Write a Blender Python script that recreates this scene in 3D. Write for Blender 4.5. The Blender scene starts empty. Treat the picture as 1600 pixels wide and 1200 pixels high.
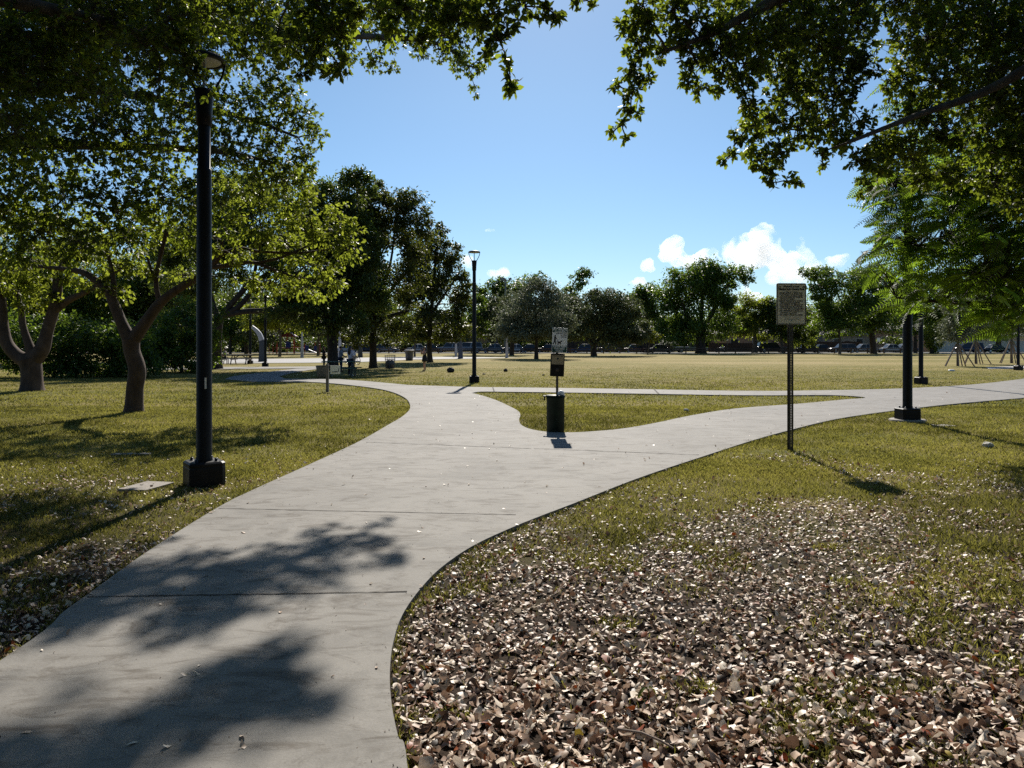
import bpy, bmesh, math, random
import numpy as np
from mathutils import Vector, Matrix

S = bpy.context.scene
COL = S.collection
R = math.radians
F = 1200.0          # focal length in photograph pixels
HZ = 536.0          # horizon row
CH = 1.65           # camera height
SUN_EL, SUN_AZ = 37.0, 2.5
GZ = 0.0

def P(px, py, D):
    return Vector(((px - 800.0) / F * D, D, CH - (py - HZ) / F * D))
def G(px, py, z=0.0):
    D = (CH - z) * F / (py - HZ)
    return Vector(((px - 800.0) / F * D, D, z))

# ------------------------------------------------------------------ objects
def tag(o, label=None, cat=None, group=None, kind=None):
    if label: o['label'] = label
    if cat: o['category'] = cat
    if group: o['group'] = group
    if kind: o['kind'] = kind
    return o
def link(name, me, mat=None, parent=None):
    o = bpy.data.objects.new(name, me)
    COL.objects.link(o)
    if mat is not None and me is not None and len(me.materials) == 0:
        me.materials.append(mat)
    if parent is not None: o.parent = parent
    return o
def empty(name, label, cat, loc=(0, 0, 0), rz=0.0, group=None):
    o = bpy.data.objects.new(name, None)
    COL.objects.link(o)
    o.location = loc
    o.rotation_euler = (0, 0, rz)
    o.empty_display_size = 0.1
    return tag(o, label, cat, group)
def kids(o):
    return [c for c in bpy.data.objects if c.parent == o]
def copy_tree(o, parent=None):
    c = o.copy()
    COL.objects.link(c)
    c.parent = parent
    for ch in kids(o):
        copy_tree(ch, c)
    return c

class MB:
    """collects simple solids and builds one mesh object"""
    def __init__(s): s.v = []; s.f = []; s.sm = []
    def add(s, vs, fs, smooth=False):
        b = len(s.v)
        s.v.extend([tuple(v) for v in vs])
        for f in fs:
            s.f.append(tuple(b + i for i in f)); s.sm.append(smooth)
        return s
    def box(s, c, d, rz=0.0, bev=0.0, M=None):
        hx, hy, hz = d[0] / 2, d[1] / 2, d[2] / 2
        if bev <= 0:
            vs = [Vector((x, y, z)) for z in (-hz, hz) for x, y in ((-hx, -hy), (hx, -hy), (hx, hy), (-hx, hy))]
            fs = [(3, 2, 1, 0), (4, 5, 6, 7), (0, 1, 5, 4), (1, 2, 6, 5), (2, 3, 7, 6), (3, 0, 4, 7)]
        else:
            bm = bmesh.new()
            bmesh.ops.create_cube(bm, size=1.0)
            for v in bm.verts: v.co = Vector((v.co.x * d[0], v.co.y * d[1], v.co.z * d[2]))
            bmesh.ops.bevel(bm, geom=list(bm.edges), offset=bev, segments=2, profile=0.6, affect='EDGES')
            bm.verts.ensure_lookup_table()
            vs = [v.co.copy() for v in bm.verts]
            fs = [tuple(v.index for v in f.verts) for f in bm.faces]
            bm.free()
        rot = Matrix.Rotation(rz, 3, 'Z') if M is None else M
        c = Vector(c)
        return s.add([rot @ v + c for v in vs], fs)
    def tube(s, pts, rad, n=8, caps=True, smooth=True):
        pts = [Vector(p) for p in pts]
        if not hasattr(rad, '__len__'): rad = [rad] * len(pts)
        vs = []; fs = []
        prev = None
        for i, p in enumerate(pts):
            t = (pts[min(i + 1, len(pts) - 1)] - pts[max(i - 1, 0)])
            if t.length < 1e-9: t = Vector((0, 0, 1))
            t.normalize()
            if prev is None:
                a = Vector((1, 0, 0)) if abs(t.x) < 0.9 else Vector((0, 1, 0))
                u = (a - t * a.dot(t)).normalized()
            else:
                u = (prev - t * prev.dot(t))
                u = u.normalized() if u.length > 1e-6 else Vector((1, 0, 0))
            prev = u
            w = t.cross(u)
            for k in range(n):
                a = 2 * math.pi * k / n
                vs.append(p + (u * math.cos(a) + w * math.sin(a)) * rad[i])
        for i in range(len(pts) - 1):
            for k in range(n):
                k2 = (k + 1) % n
                fs.append((i * n + k, i * n + k2, (i + 1) * n + k2, (i + 1) * n + k))
        s.add(vs, fs, smooth)
        if caps:
            s.add(vs[:n], [tuple(range(n - 1, -1, -1))])
            s.add(vs[-n:], [tuple(range(n))])
        return s
    def lathe(s, prof, n=24, c=(0, 0, 0), M=None, smooth=True):
        vs = []; fs = []
        c = Vector(c)
        for r, z in prof:
            for k in range(n):
                a = 2 * math.pi * k / n
                v = Vector((r * math.cos(a), r * math.sin(a), z))
                vs.append((M @ v if M is not None else v) + c)
        for i in range(len(prof) - 1):
            for k in range(n):
                k2 = (k + 1) % n
                fs.append((i * n + k, i * n + k2, (i + 1) * n + k2, (i + 1) * n + k))
        return s.add(vs, fs, smooth)
    def prism(s, poly, z0, z1, M=None):
        """poly: list of (a,b); extruded along third axis; M maps (a,b,h)->world"""
        n = len(poly)
        M = M or (lambda a, b, h: Vector((a, b, h)))
        vs = [M(a, b, z0) for a, b in poly] + [M(a, b, z1) for a, b in poly]
        fs = [tuple(range(n - 1, -1, -1)), tuple(range(n, 2 * n))]
        fs += [(i, (i + 1) % n, n + (i + 1) % n, n + i) for i in range(n)]
        return s.add(vs, fs)
    def sphere(s, c, r, sub=2, jit=0.0, rng=None):
        bm = bmesh.new()
        bmesh.ops.create_icosphere(bm, subdivisions=sub, radius=1.0)
        r = Vector(r) if hasattr(r, '__len__') else Vector((r, r, r))
        vs = []
        for v in bm.verts:
            k = 1 + (rng.uniform(-jit, jit) if rng else 0)
            vs.append(Vector((v.co.x * r.x * k, v.co.y * r.y * k, v.co.z * r.z * k)) + Vector(c))
        bm.verts.ensure_lookup_table()
        fs = [tuple(v.index for v in f.verts) for f in bm.faces]
        bm.free()
        return s.add(vs, fs, True)
    def mesh(s, name):
        me = bpy.data.meshes.new(name)
        me.from_pydata(s.v, [], s.f)
        me.polygons.foreach_set('use_smooth', s.sm)
        me.update()
        return me
    def build(s, name, mat, parent=None):
        return link(name, s.mesh(name), mat, parent)

def np_mesh(name, V, nper, nface, tint=None, smooth=False, faces=None):
    """V (N*nper,3) vertices; every item is one n-gon of nper verts, or has the faces listed (same size each)"""
    me = bpy.data.meshes.new(name)
    N = len(V) // nper
    me.vertices.add(len(V))
    me.vertices.foreach_set('co', np.ascontiguousarray(V, dtype=np.float32).ravel())
    if faces is None:
        faces = np.arange(nper)[None, :]
    faces = np.asarray(faces)
    nf, k = faces.shape
    idx = (np.arange(N)[:, None, None] * nper + faces[None]).reshape(-1)
    me.loops.add(len(idx))
    me.loops.foreach_set('vertex_index', idx.astype(np.int32))
    me.polygons.add(N * nf)
    me.polygons.foreach_set('loop_start', (np.arange(N * nf) * k).astype(np.int32))
    if smooth:
        me.polygons.foreach_set('use_smooth', np.ones(N * nf, dtype=bool))
    me.update(calc_edges=True)
    if tint is not None:
        at = me.attributes.new('tint', 'FLOAT', 'FACE')
        at.data.foreach_set('value', np.repeat(tint, nf).astype(np.float32))
    return me

# ------------------------------------------------------------------ materials
def new_mat(name):
    m = bpy.data.materials.new(name); m.use_nodes = True
    nt = m.node_tree; nt.nodes.clear()
    out = nt.nodes.new('ShaderNodeOutputMaterial')
    return m, nt, out
class N:
    def __init__(s, nt): s.nt = nt
    def __call__(s, t, **kw):
        n = s.nt.nodes.new(t)
        for k, v in kw.items():
            if k.startswith('i_'):
                key = k[2:]
                key = int(key) if key.isdigit() else key.replace('_', ' ')
                n.inputs[key].default_value = v
            else: setattr(n, k, v)
        return n
    def l(s, a, b): s.nt.links.new(a, b)
def c4(c): return (c[0], c[1], c[2], 1.0)
def ramp(n, fac, stops):
    r = n('ShaderNodeValToRGB')
    e = r.color_ramp.elements
    while len(e) > 1: e.remove(e[-1])
    e[0].position, e[0].color = stops[0][0], c4(stops[0][1])
    for p, c in stops[1:]:
        x = e.new(p); x.color = c4(c)
    n.l(fac, r.inputs[0]); return r.outputs[0]
def mixc(n, fac, a, b):
    m = n('ShaderNodeMix', data_type='RGBA')
    if hasattr(fac, 'node'): n.l(fac, m.inputs[0])
    else: m.inputs[0].default_value = fac
    for s_, v in ((m.inputs[6], a), (m.inputs[7], b)):
        if hasattr(v, 'node'): n.l(v, s_)
        else: s_.default_value = c4(v)
    return m.outputs[2]
def mathn(n, op, a, b=None, clamp=False):
    m = n('ShaderNodeMath', operation=op); m.use_clamp = clamp
    for i, v in enumerate((a, b)):
        if v is None: continue
        if hasattr(v, 'node'): n.l(v, m.inputs[i])
        else: m.inputs[i].default_value = v
    return m.outputs[0]
def noise(n, vec, scale, detail=3.0, rough=0.55, dist=0.0, dims='3D'):
    t = n('ShaderNodeTexNoise'); t.noise_dimensions = dims
    t.inputs['Scale'].default_value = scale; t.inputs['Detail'].default_value = detail
    t.inputs['Roughness'].default_value = rough; t.inputs['Distortion'].default_value = dist
    if vec is not None: n.l(vec, t.inputs['Vector'])
    return t.outputs[0]
def mapping(n, vec, scale=(1, 1, 1), loc=(0, 0, 0), rot=(0, 0, 0)):
    m = n('ShaderNodeMapping')
    m.inputs['Scale'].default_value = scale; m.inputs['Location'].default_value = loc; m.inputs['Rotation'].default_value = rot
    n.l(vec, m.inputs['Vector']); return m.outputs[0]

def mat_plain(name, c, rough=0.6, metal=0.0, var=0.15, scale=8.0, bump=0.0, spec=0.5, c2=None, coat=0.0):
    m, nt, out = new_mat(name); n = N(nt)
    tc = n('ShaderNodeTexCoord')
    f = noise(n, tc.outputs['Object'], scale, 4.0, 0.6)
    b = c2 or tuple(x * (1 - var) for x in c)
    a = c if c2 else tuple(min(1, x * (1 + var)) for x in c)
    colr = ramp(n, f, [(0.35, a), (0.68, b)])
    bs = n('ShaderNodeBsdfPrincipled')
    n.l(colr, bs.inputs['Base Color'])
    rr = n('ShaderNodeMapRange'); n.l(f, rr.inputs[0]); rr.inputs[3].default_value = max(0.05, rough - 0.08); rr.inputs[4].default_value = min(1, rough + 0.1)
    n.l(rr.outputs[0], bs.inputs['Roughness'])
    bs.inputs['Metallic'].default_value = metal
    bs.inputs['Specular IOR Level'].default_value = spec
    if coat: bs.inputs['Coat Weight'].default_value = coat
    if bump:
        bp = n('ShaderNodeBump'); bp.inputs['Strength'].default_value = bump; bp.inputs['Distance'].default_value = 0.02
        n.l(noise(n, tc.outputs['Object'], scale * 4, 5.0, 0.7), bp.inputs['Height']); n.l(bp.outputs[0], bs.inputs['Normal'])
    n.l(bs.outputs[0], out.inputs[0]); return m

def mat_leaf(name, ca, cb, trans, tw=0.45, rough=0.42, spec=0.4, cc=None):
    """per-leaf colour by the leaf's own tint; thin translucent blade"""
    m, nt, out = new_mat(name); n = N(nt)
    at = n('ShaderNodeAttribute', attribute_name='tint')
    stops = [(0.0, ca), (0.7, cb)]
    if cc: stops += [(0.93, cb), (0.98, cc)]
    col = ramp(n, at.outputs['Fac'], stops)
    bs = n('ShaderNodeBsdfPrincipled'); n.l(col, bs.inputs['Base Color'])
    bs.inputs['Roughness'].default_value = rough; bs.inputs['Specular IOR Level'].default_value = spec
    tr = n('ShaderNodeBsdfTranslucent')
    tcol = ramp(n, at.outputs['Fac'], [(0.0, tuple(x * 0.35 for x in trans)), (0.75, trans)])
    n.l(tcol, tr.inputs['Color'])
    mx = n('ShaderNodeMixShader'); mx.inputs[0].default_value = tw
    n.l(bs.outputs[0], mx.inputs[1]); n.l(tr.outputs[0], mx.inputs[2]); n.l(mx.outputs[0], out.inputs[0]); return m

def mat_bark(name, ca, cb, scale=6.0, stretch=0.35, bump=0.6):
    m, nt, out = new_mat(name); n = N(nt)
    tc = n('ShaderNodeTexCoord')
    v = mapping(n, tc.outputs['Object'], (1, 1, stretch))
    f = noise(n, v, scale, 6.0, 0.65, 0.6)
    col = ramp(n, f, [(0.3, ca), (0.7, cb)])
    bs = n('ShaderNodeBsdfPrincipled'); n.l(col, bs.inputs['Base Color'])
    bs.inputs['Roughness'].default_value = 0.85; bs.inputs['Specular IOR Level'].default_value = 0.25
    bp = n('ShaderNodeBump'); bp.inputs['Strength'].default_value = bump; bp.inputs['Distance'].default_value = 0.03
    n.l(noise(n, v, scale * 3, 5.0, 0.7), bp.inputs['Height']); n.l(bp.outputs[0], bs.inputs['Normal'])
    n.l(bs.outputs[0], out.inputs[0]); return m

def mat_ground():
    m, nt, out = new_mat('lawn_ground'); n = N(nt)
    geo = n('ShaderNodeNewGeometry'); pos = geo.outputs['Position']
    sep = n('ShaderNodeSeparateXYZ'); n.l(pos, sep.inputs[0])
    big = noise(n, mapping(n, pos, (0.35, 1, 1)), 0.09, 4.0, 0.6)
    mid = noise(n, mapping(n, pos, (0.5, 1, 1)), 0.55, 4.0, 0.65)
    fine = noise(n, pos, 9.0, 5.0, 0.75)
    finer = noise(n, mapping(n, pos, (1, 0.6, 1)), 60.0, 4.0, 0.8)
    k = mathn(n, 'ADD', mathn(n, 'MULTIPLY', big, 0.5), mathn(n, 'MULTIPLY', mid, 0.5))
    green, olive, straw, sand = (0.085, 0.102, 0.018), (0.155, 0.138, 0.032), (0.235, 0.185, 0.064), (0.37, 0.29, 0.15)
    near = ramp(n, k, [(0.36, green), (0.47, olive), (0.58, straw)])
    far = ramp(n, k, [(0.30, (0.110, 0.120, 0.024)), (0.42, (0.195, 0.170, 0.050)), (0.53, (0.27, 0.22, 0.085)), (0.66, sand)])
    mr = n('ShaderNodeMapRange'); n.l(sep.outputs[1], mr.inputs[0]); mr.inputs[1].default_value = 24; mr.inputs[2].default_value = 60
    col = mixc(n, mr.outputs[0], near, far)
    def worn(yc, hw, x0, x1, col, sc):     # worn sandy streaks on the playing field
        dy = mathn(n, 'DIVIDE', mathn(n, 'ABSOLUTE', mathn(n, 'SUBTRACT', sep.outputs[1], yc)), hw)
        a = mathn(n, 'SUBTRACT', 1.0, dy, True)
        for v, sgn in ((x0, 1), (x1, -1)):
            a = mathn(n, 'MULTIPLY', a, mathn(n, 'MULTIPLY', mathn(n, 'SUBTRACT', sep.outputs[0], v), sgn * .12, True))
        nz = mathn(n, 'MULTIPLY', mathn(n, 'SUBTRACT', noise(n, mapping(n, pos, (.35, 1, 1)), sc, 6.0, .75), .36), 4.0, True)
        return mixc(n, mathn(n, 'MULTIPLY', a, nz, True), col, sand)
    col = worn(77.0, 5.0, 2.0, 70.0, col, .5); col = worn(64.0, 6.0, 8.0, 34.0, col, .6); col = worn(43.0, 3.5, -4.0, 9.0, col, .8); col = worn(97.0, 5.0, -6.0, 60.0, col, .5)
    # mottling of blades, thatch and bare bits
    sp = ramp(n, fine, [(0.3, (0.55, 0.55, 0.5)), (0.5, (1, 1, 1)), (0.75, (1.35, 1.25, 1.1))])
    mm = n('ShaderNodeMix', data_type='RGBA', blend_type='MULTIPLY'); mm.inputs[0].default_value = 0.75
    n.l(col, mm.inputs[6]); n.l(sp, mm.inputs[7])
    sp2 = ramp(n, finer, [(0.3, (0.6, 0.6, 0.55)), (0.7, (1.3, 1.3, 1.2))])
    mm2 = n('ShaderNodeMix', data_type='RGBA', blend_type='MULTIPLY'); mm2.inputs[0].default_value = 0.7
    n.l(mm.outputs[2], mm2.inputs[6]); n.l(sp2, mm2.inputs[7])
    # bare soil under the leaf litter near the path
    soilc = ramp(n, noise(n, pos, 25.0, 5.0, 0.7), [(0.3, (0.018, 0.012, 0.008)), (0.7, (0.055, 0.038, 0.027))])
    ms = n('ShaderNodeMapRange'); n.l(mathn(n, 'ADD', sep.outputs[1], mathn(n, 'MULTIPLY', mathn(n, 'SUBTRACT', noise(n, pos, 0.8, 4.0), 0.5), 8.0)), ms.inputs[0])
    ms.inputs[1].default_value = 5.0; ms.inputs[2].default_value = 10.5; ms.inputs[3].default_value = 1.0; ms.inputs[4].default_value = 0.0
    fin = mixc(n, ms.outputs[0], mm2.outputs[2], soilc)
    bs = n('ShaderNodeBsdfPrincipled'); n.l(fin, bs.inputs['Base Color'])
    bs.inputs['Roughness'].default_value = 0.95; bs.inputs['Specular IOR Level'].default_value = 0.1
    bp = n('ShaderNodeBump'); bp.inputs['Strength'].default_value = 0.5; bp.inputs['Distance'].default_value = 0.05
    n.l(mathn(n, 'ADD', fine, finer), bp.inputs['Height']); n.l(bp.outputs[0], bs.inputs['Normal'])
    n.l(bs.outputs[0], out.inputs[0]); return m

def mat_concrete(name, base=(0.230, 0.214, 0.193), dirt=(0.085, 0.07, 0.055)):
    m, nt, out = new_mat(name); n = N(nt)
    geo = n('ShaderNodeNewGeometry'); pos = geo.outputs['Position']
    big = noise(n, pos, 0.55, 5.0, 0.62, 0.4)
    stain = noise(n, mapping(n, pos, (1, 2.2, 1), rot=(0, 0, 0.25)), 2.3, 6.0, 0.72, 1.2)
    tiny = noise(n, pos, 90.0, 3.0, 0.8)
    spk = noise(n, pos, 38.0, 2.0, 0.5)
    c = ramp(n, big, [(0.3, tuple(x * 0.84 for x in base)), (0.55, base), (0.75, tuple(x * 1.1 for x in base))])
    c = mixc(n, ramp(n, noise(n, mapping(n, pos, (1, 1.6, 1), (3, 9, 0)), 1.1, 7.0, 0.75, 0.8), [(0.50, (0, 0, 0)), (0.62, (0.5, 0.5, 0.5)), (0.8, (0.75, 0.75, 0.75))]), c, tuple(x * 0.58 for x in base))
    c = mixc(n, ramp(n, stain, [(0.50, (0, 0, 0)), (0.66, (0.8, 0.8, 0.8))]), c, dirt)
    c2 = ramp(n, tiny, [(0.3, (0.86, 0.86, 0.86)), (0.7, (1.1, 1.1, 1.1))])
    mm = n('ShaderNodeMix', data_type='RGBA', blend_type='MULTIPLY'); mm.inputs[0].default_value = 1.0
    n.l(c, mm.inputs[6]); n.l(c2, mm.inputs[7])
    c3 = mixc(n, ramp(n, spk, [(0.72, (0, 0, 0)), (0.78, (0.8, 0.8, 0.8))]), mm.outputs[2], (0.09, 0.075, 0.06))
    bs = n('ShaderNodeBsdfPrincipled'); n.l(c3, bs.inputs['Base Color'])
    bs.inputs['Roughness'].default_value = 0.82; bs.inputs['Specular IOR Level'].default_value = 0.3
    bp = n('ShaderNodeBump'); bp.inputs['Strength'].default_value = 0.25; bp.inputs['Distance'].default_value = 0.006
    n.l(mathn(n, 'ADD', tiny, stain), bp.inputs['Height']); n.l(bp.outputs[0], bs.inputs['Normal'])
    n.l(bs.outputs[0], out.inputs[0]); return m

def mat_litter():
    m, nt, out = new_mat('dry_leaves'); n = N(nt)
    at = n('ShaderNodeAttribute', attribute_name='tint')
    stops = [(0.0, (0.045, 0.025, 0.016)), (0.20, (0.15, 0.085, 0.052)), (0.42, (0.31, 0.185, 0.12)), (0.64, (0.60, 0.435, 0.32)),
             (0.84, (0.86, 0.75, 0.62)), (0.955, (0.82, 0.71, 0.58)), (0.965, (0.24, 0.05, 0.016)), (0.985, (0.30, 0.085, 0.02)), (0.99, (0.40, 0.30, 0.05))]
    col = ramp(n, at.outputs['Fac'], stops)
    geo = n('ShaderNodeNewGeometry')
    f = noise(n, geo.outputs['Position'], 60.0, 4.0, 0.7)
    mm = n('ShaderNodeMix', data_type='RGBA', blend_type='MULTIPLY'); mm.inputs[0].default_value = 0.8
    n.l(col, mm.inputs[6]); n.l(ramp(n, f, [(0.3, (0.65, 0.6, 0.55)), (0.65, (1.1, 1.1, 1.1))]), mm.inputs[7])
    bs = n('ShaderNodeBsdfPrincipled'); n.l(mm.outputs[2], bs.inputs['Base Color'])
    bs.inputs['Roughness'].default_value = 0.5; bs.inputs['Specular IOR Level'].default_value = 0.4
    tr = n('ShaderNodeBsdfTranslucent'); n.l(mm.outputs[2], tr.inputs['Color'])
    mx = n('ShaderNodeMixShader'); mx.inputs[0].default_value = 0.16
    n.l(bs.outputs[0], mx.inputs[1]); n.l(tr.outputs[0], mx.inputs[2]); n.l(mx.outputs[0], out.inputs[0]); return m

def mat_glass(name, c=(0.02, 0.025, 0.03), rough=0.06):
    m, nt, out = new_mat(name); n = N(nt)
    tc = n('ShaderNodeTexCoord'); f = noise(n, tc.outputs['Object'], 3.0)
    bs = n('ShaderNodeBsdfPrincipled'); n.l(ramp(n, f, [(0.3, c), (0.7, tuple(x * 1.6 for x in c))]), bs.inputs['Base Color'])
    bs.inputs['Roughness'].default_value = rough; bs.inputs['Specular IOR Level'].default_value = 0.3
    n.l(bs.outputs[0], out.inputs[0]); return m

M = {}
M['ground'] = mat_ground()
M['concrete'] = mat_concrete('path_concrete')
M['plaza'] = mat_concrete('plaza_concrete', (0.36, 0.345, 0.33), (0.27, 0.25, 0.23))
M['cover'] = mat_concrete('cover_concrete', (0.30, 0.27, 0.235), (0.2, 0.16, 0.13))
M['joint'] = mat_plain('joint_dirt', (0.045, 0.036, 0.028), 0.95, var=0.4, scale=12)
M['asphalt'] = mat_plain('road_asphalt', (0.055, 0.053, 0.052), 0.9, var=0.25, scale=3)
M['litter'] = mat_litter()
M['black'] = mat_plain('black_powder_coat', (0.006, 0.006, 0.0075), 0.48, var=0.3, scale=5, bump=0.04, spec=0.22)
M['lens'] = mat_plain('lamp_lens', (0.40, 0.40, 0.37), 0.35, var=0.05)
M['bolt'] = mat_plain('bolt_steel', (0.05, 0.05, 0.055), 0.35, 0.8)
M['sticker'] = mat_plain('sticker_paper', (0.65, 0.65, 0.62), 0.5)
M['signface'] = mat_plain('sign_face', (0.80, 0.755, 0.64), 0.45, var=0.05, scale=3)
M['signblack'] = mat_plain('sign_print_black', (0.012, 0.012, 0.014), 0.5)
M['signred'] = mat_plain('sign_print_red', (0.22, 0.05, 0.03), 0.5)
M['signgreen'] = mat_plain('sign_print_green', (0.006, 0.060, 0.042), 0.5)
M['signwhite'] = mat_plain('sign_white', (0.82, 0.84, 0.80), 0.45, var=0.05)
M['alu'] = mat_plain('aluminium_back', (0.5, 0.5, 0.5), 0.4, 0.7)
M['galv'] = mat_plain('galvanised_post', (0.075, 0.068, 0.06), 0.5, 0.4, var=0.3, scale=10)
M['bin_green'] = mat_plain('bin_green_paint', (0.007, 0.016, 0.010), 0.55, var=0.4, scale=7, bump=0.1, spec=0.2)
M['tanbox'] = mat_plain('dispenser_tan', (0.30, 0.25, 0.15), 0.5, var=0.1)
M['blackbox'] = mat_plain('dispenser_black', (0.008, 0.008, 0.007), 0.55, spec=0.2)
M['bag'] = mat_plain('white_plastic_bag', (0.82, 0.82, 0.82), 0.4, var=0.04)
M['wood'] = mat_plain('weathered_wood', (0.20, 0.16, 0.12), 0.85, var=0.3, scale=12, bump=0.3)
M['woodgrey'] = mat_plain('grey_wood', (0.17, 0.15, 0.135), 0.85, var=0.3, scale=12, bump=0.3)
M['tablegreen'] = mat_plain('table_green', (0.02, 0.075, 0.055), 0.5)
M['tube'] = mat_plain('table_tube', (0.03, 0.055, 0.05), 0.4, 0.3)
M['tan'] = mat_plain('tan_wicker', (0.28, 0.19, 0.11), 0.8, scale=20, var=0.4, bump=0.3)
M['darkbag'] = mat_plain('black_nylon', (0.007, 0.007, 0.008), 0.7, bump=0.2)
M['mesh'] = mat_plain('bin_steel', (0.12, 0.12, 0.13), 0.5, 0.5)
M['liner'] = mat_plain('bin_liner', (0.07, 0.07, 0.08), 0.4)
M['bluegrey'] = mat_plain('fin_blue_grey', (0.055, 0.068, 0.11), 0.5, var=0.12)
M['fingrey'] = mat_plain('fin_light_grey', (0.40, 0.40, 0.44), 0.5, var=0.1)
M['findark'] = mat_plain('fin_slate', (0.035, 0.042, 0.055), 0.5, var=0.12)
M['red'] = mat_plain('play_red', (0.36, 0.045, 0.025), 0.45)
M['blue'] = mat_plain('play_blue', (0.02, 0.03, 0.16), 0.45)
M['peach'] = mat_plain('peach_stucco', (0.42, 0.255, 0.17), 0.9, var=0.12, scale=2, bump=0.1)
M['beige'] = mat_plain('beige_stucco', (0.40, 0.33, 0.26), 0.9, var=0.12, scale=2, bump=0.1)
M['brownwall'] = mat_plain('brown_wall', (0.13, 0.075, 0.05), 0.9, var=0.12, scale=2)
M['roof'] = mat_plain('roof_shingle', (0.085, 0.07, 0.06), 0.9, var=0.3, scale=6, bump=0.3)
M['roofpale'] = mat_plain('roof_pale', (0.30, 0.27, 0.24), 0.9, var=0.2, scale=6, bump=0.3)
M['fencewood'] = mat_plain('fence_brown', (0.075, 0.045, 0.032), 0.9, var=0.35, scale=5)
M['fencewhite'] = mat_plain('fence_white_metal', (0.55, 0.56, 0.57), 0.5, var=0.1, scale=2)
M['glass'] = mat_glass('dark_glass')
M['winglass'] = mat_glass('window_glass', (0.03, 0.03, 0.035), 0.1)
M['trim'] = mat_plain('trim_white', (0.6, 0.58, 0.55), 0.6, var=0.06)
M['tyre'] = mat_plain('tyre_rubber', (0.012, 0.012, 0.012), 0.85)
M['rim'] = mat_plain('wheel_rim', (0.35, 0.35, 0.36), 0.35, 0.8)
M['chrome'] = mat_plain('chrome', (0.6, 0.6, 0.62), 0.15, 1.0)
M['headlight'] = mat_plain('headlight_lens', (0.7, 0.7, 0.7), 0.15)
M['taillight'] = mat_plain('taillight_lens', (0.30, 0.02, 0.02), 0.2)
M['rock'] = mat_plain('pale_rock', (0.50, 0.47, 0.42), 0.85, var=0.2, scale=14, bump=0.4)
M['stake'] = mat_plain('stake_wood', (0.22, 0.165, 0.13), 0.85, var=0.25, scale=8)
M['skin_a'] = mat_plain('skin_light', (0.45, 0.27, 0.19), 0.55, var=0.06)
M['skin_b'] = mat_plain('skin_tan', (0.30, 0.17, 0.11), 0.55, var=0.06)
M['hair'] = mat_plain('dark_hair', (0.018, 0.010, 0.008), 0.45, var=0.3, scale=20)
M['cl_black'] = mat_plain('cloth_black', (0.010, 0.010, 0.012), 0.85)
M['cl_white'] = mat_plain('cloth_lavender_white', (0.58, 0.54, 0.62), 0.85, var=0.06)
M['cl_navy'] = mat_plain('cloth_navy', (0.016, 0.02, 0.045), 0.85)
M['cl_beige'] = mat_plain('cloth_beige', (0.42, 0.35, 0.26), 0.85)
M['cl_grey'] = mat_plain('cloth_grey', (0.20, 0.21, 0.25), 0.85)
M['cl_khaki'] = mat_plain('cloth_khaki', (0.22, 0.22, 0.17), 0.85)
M['shoe'] = mat_plain('shoe_white', (0.6, 0.6, 0.6), 0.6)
M['bark_gumbo'] = mat_bark('bark_gumbo', (0.038, 0.025, 0.019), (0.105, 0.072, 0.054), 5.0, 0.5, 0.3)
M['bark_dark'] = mat_bark('bark_dark', (0.022, 0.017, 0.014), (0.065, 0.05, 0.04))
M['bark_grey'] = mat_bark('bark_grey', (0.05, 0.042, 0.036), (0.14, 0.12, 0.10))
M['twig'] = mat_bark('twig_bark', (0.045, 0.032, 0.024), (0.12, 0.09, 0.065), 20, 1, 0.3)
M['lf_near'] = mat_leaf('leaf_glossy_dark', (0.020, 0.042, 0.010), (0.052, 0.084, 0.018), (0.31, 0.39, 0.03), 0.5, 0.5, 0.3, cc=(0.20, 0.17, 0.016))
M['lf_far_dark'] = mat_leaf('leaf_dark', (0.022, 0.042, 0.012), (0.054, 0.088, 0.022), (0.20, 0.27, 0.03), 0.42, 0.45, 0.35)
M['lf_gumbo'] = mat_leaf('leaf_yellow_green', (0.036, 0.056, 0.011), (0.095, 0.118, 0.018), (0.40, 0.47, 0.045), 0.55, 0.5, 0.3, cc=(0.22, 0.17, 0.015))
M['lf_mid'] = mat_leaf('leaf_mid_green', (0.032, 0.062, 0.013), (0.070, 0.118, 0.024), (0.24, 0.36, 0.03), 0.45, 0.45, 0.35)
M['lf_olive'] = mat_leaf('leaf_olive_brown', (0.028, 0.042, 0.012), (0.062, 0.075, 0.02), (0.19, 0.22, 0.022), 0.35, 0.5, 0.3, cc=(0.10, 0.055, 0.02))
M['lf_silver'] = mat_leaf('leaf_silver', (0.08, 0.10, 0.06), (0.18, 0.20, 0.135), (0.18, 0.21, 0.10), 0.3, 0.6, 0.18)
M['lf_oak'] = mat_leaf('leaf_oak', (0.045, 0.060, 0.024), (0.095, 0.115, 0.05), (0.14, 0.17, 0.05), 0.3, 0.55, 0.22)
M['lf_fern'] = mat_leaf('leaf_feathery', (0.026, 0.066, 0.010), (0.065, 0.125, 0.016), (0.36, 0.55, 0.04), 0.62, 0.5, 0.25)
M['lf_bright'] = mat_leaf('leaf_bright', (0.08, 0.12, 0.012), (0.14, 0.17, 0.02), (0.28, 0.30, 0.02), 0.5, 0.45, 0.3)
M['grass'] = mat_leaf('grass_blades', (0.066, 0.080, 0.017), (0.198, 0.180, 0.050), (0.33, 0.31, 0.062), 0.45, 0.5, 0.3, cc=(0.46, 0.36, 0.19))
M['flood'] = mat_plain('floodlight_grey', (0.12, 0.13, 0.14), 0.4, 0.4)
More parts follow.
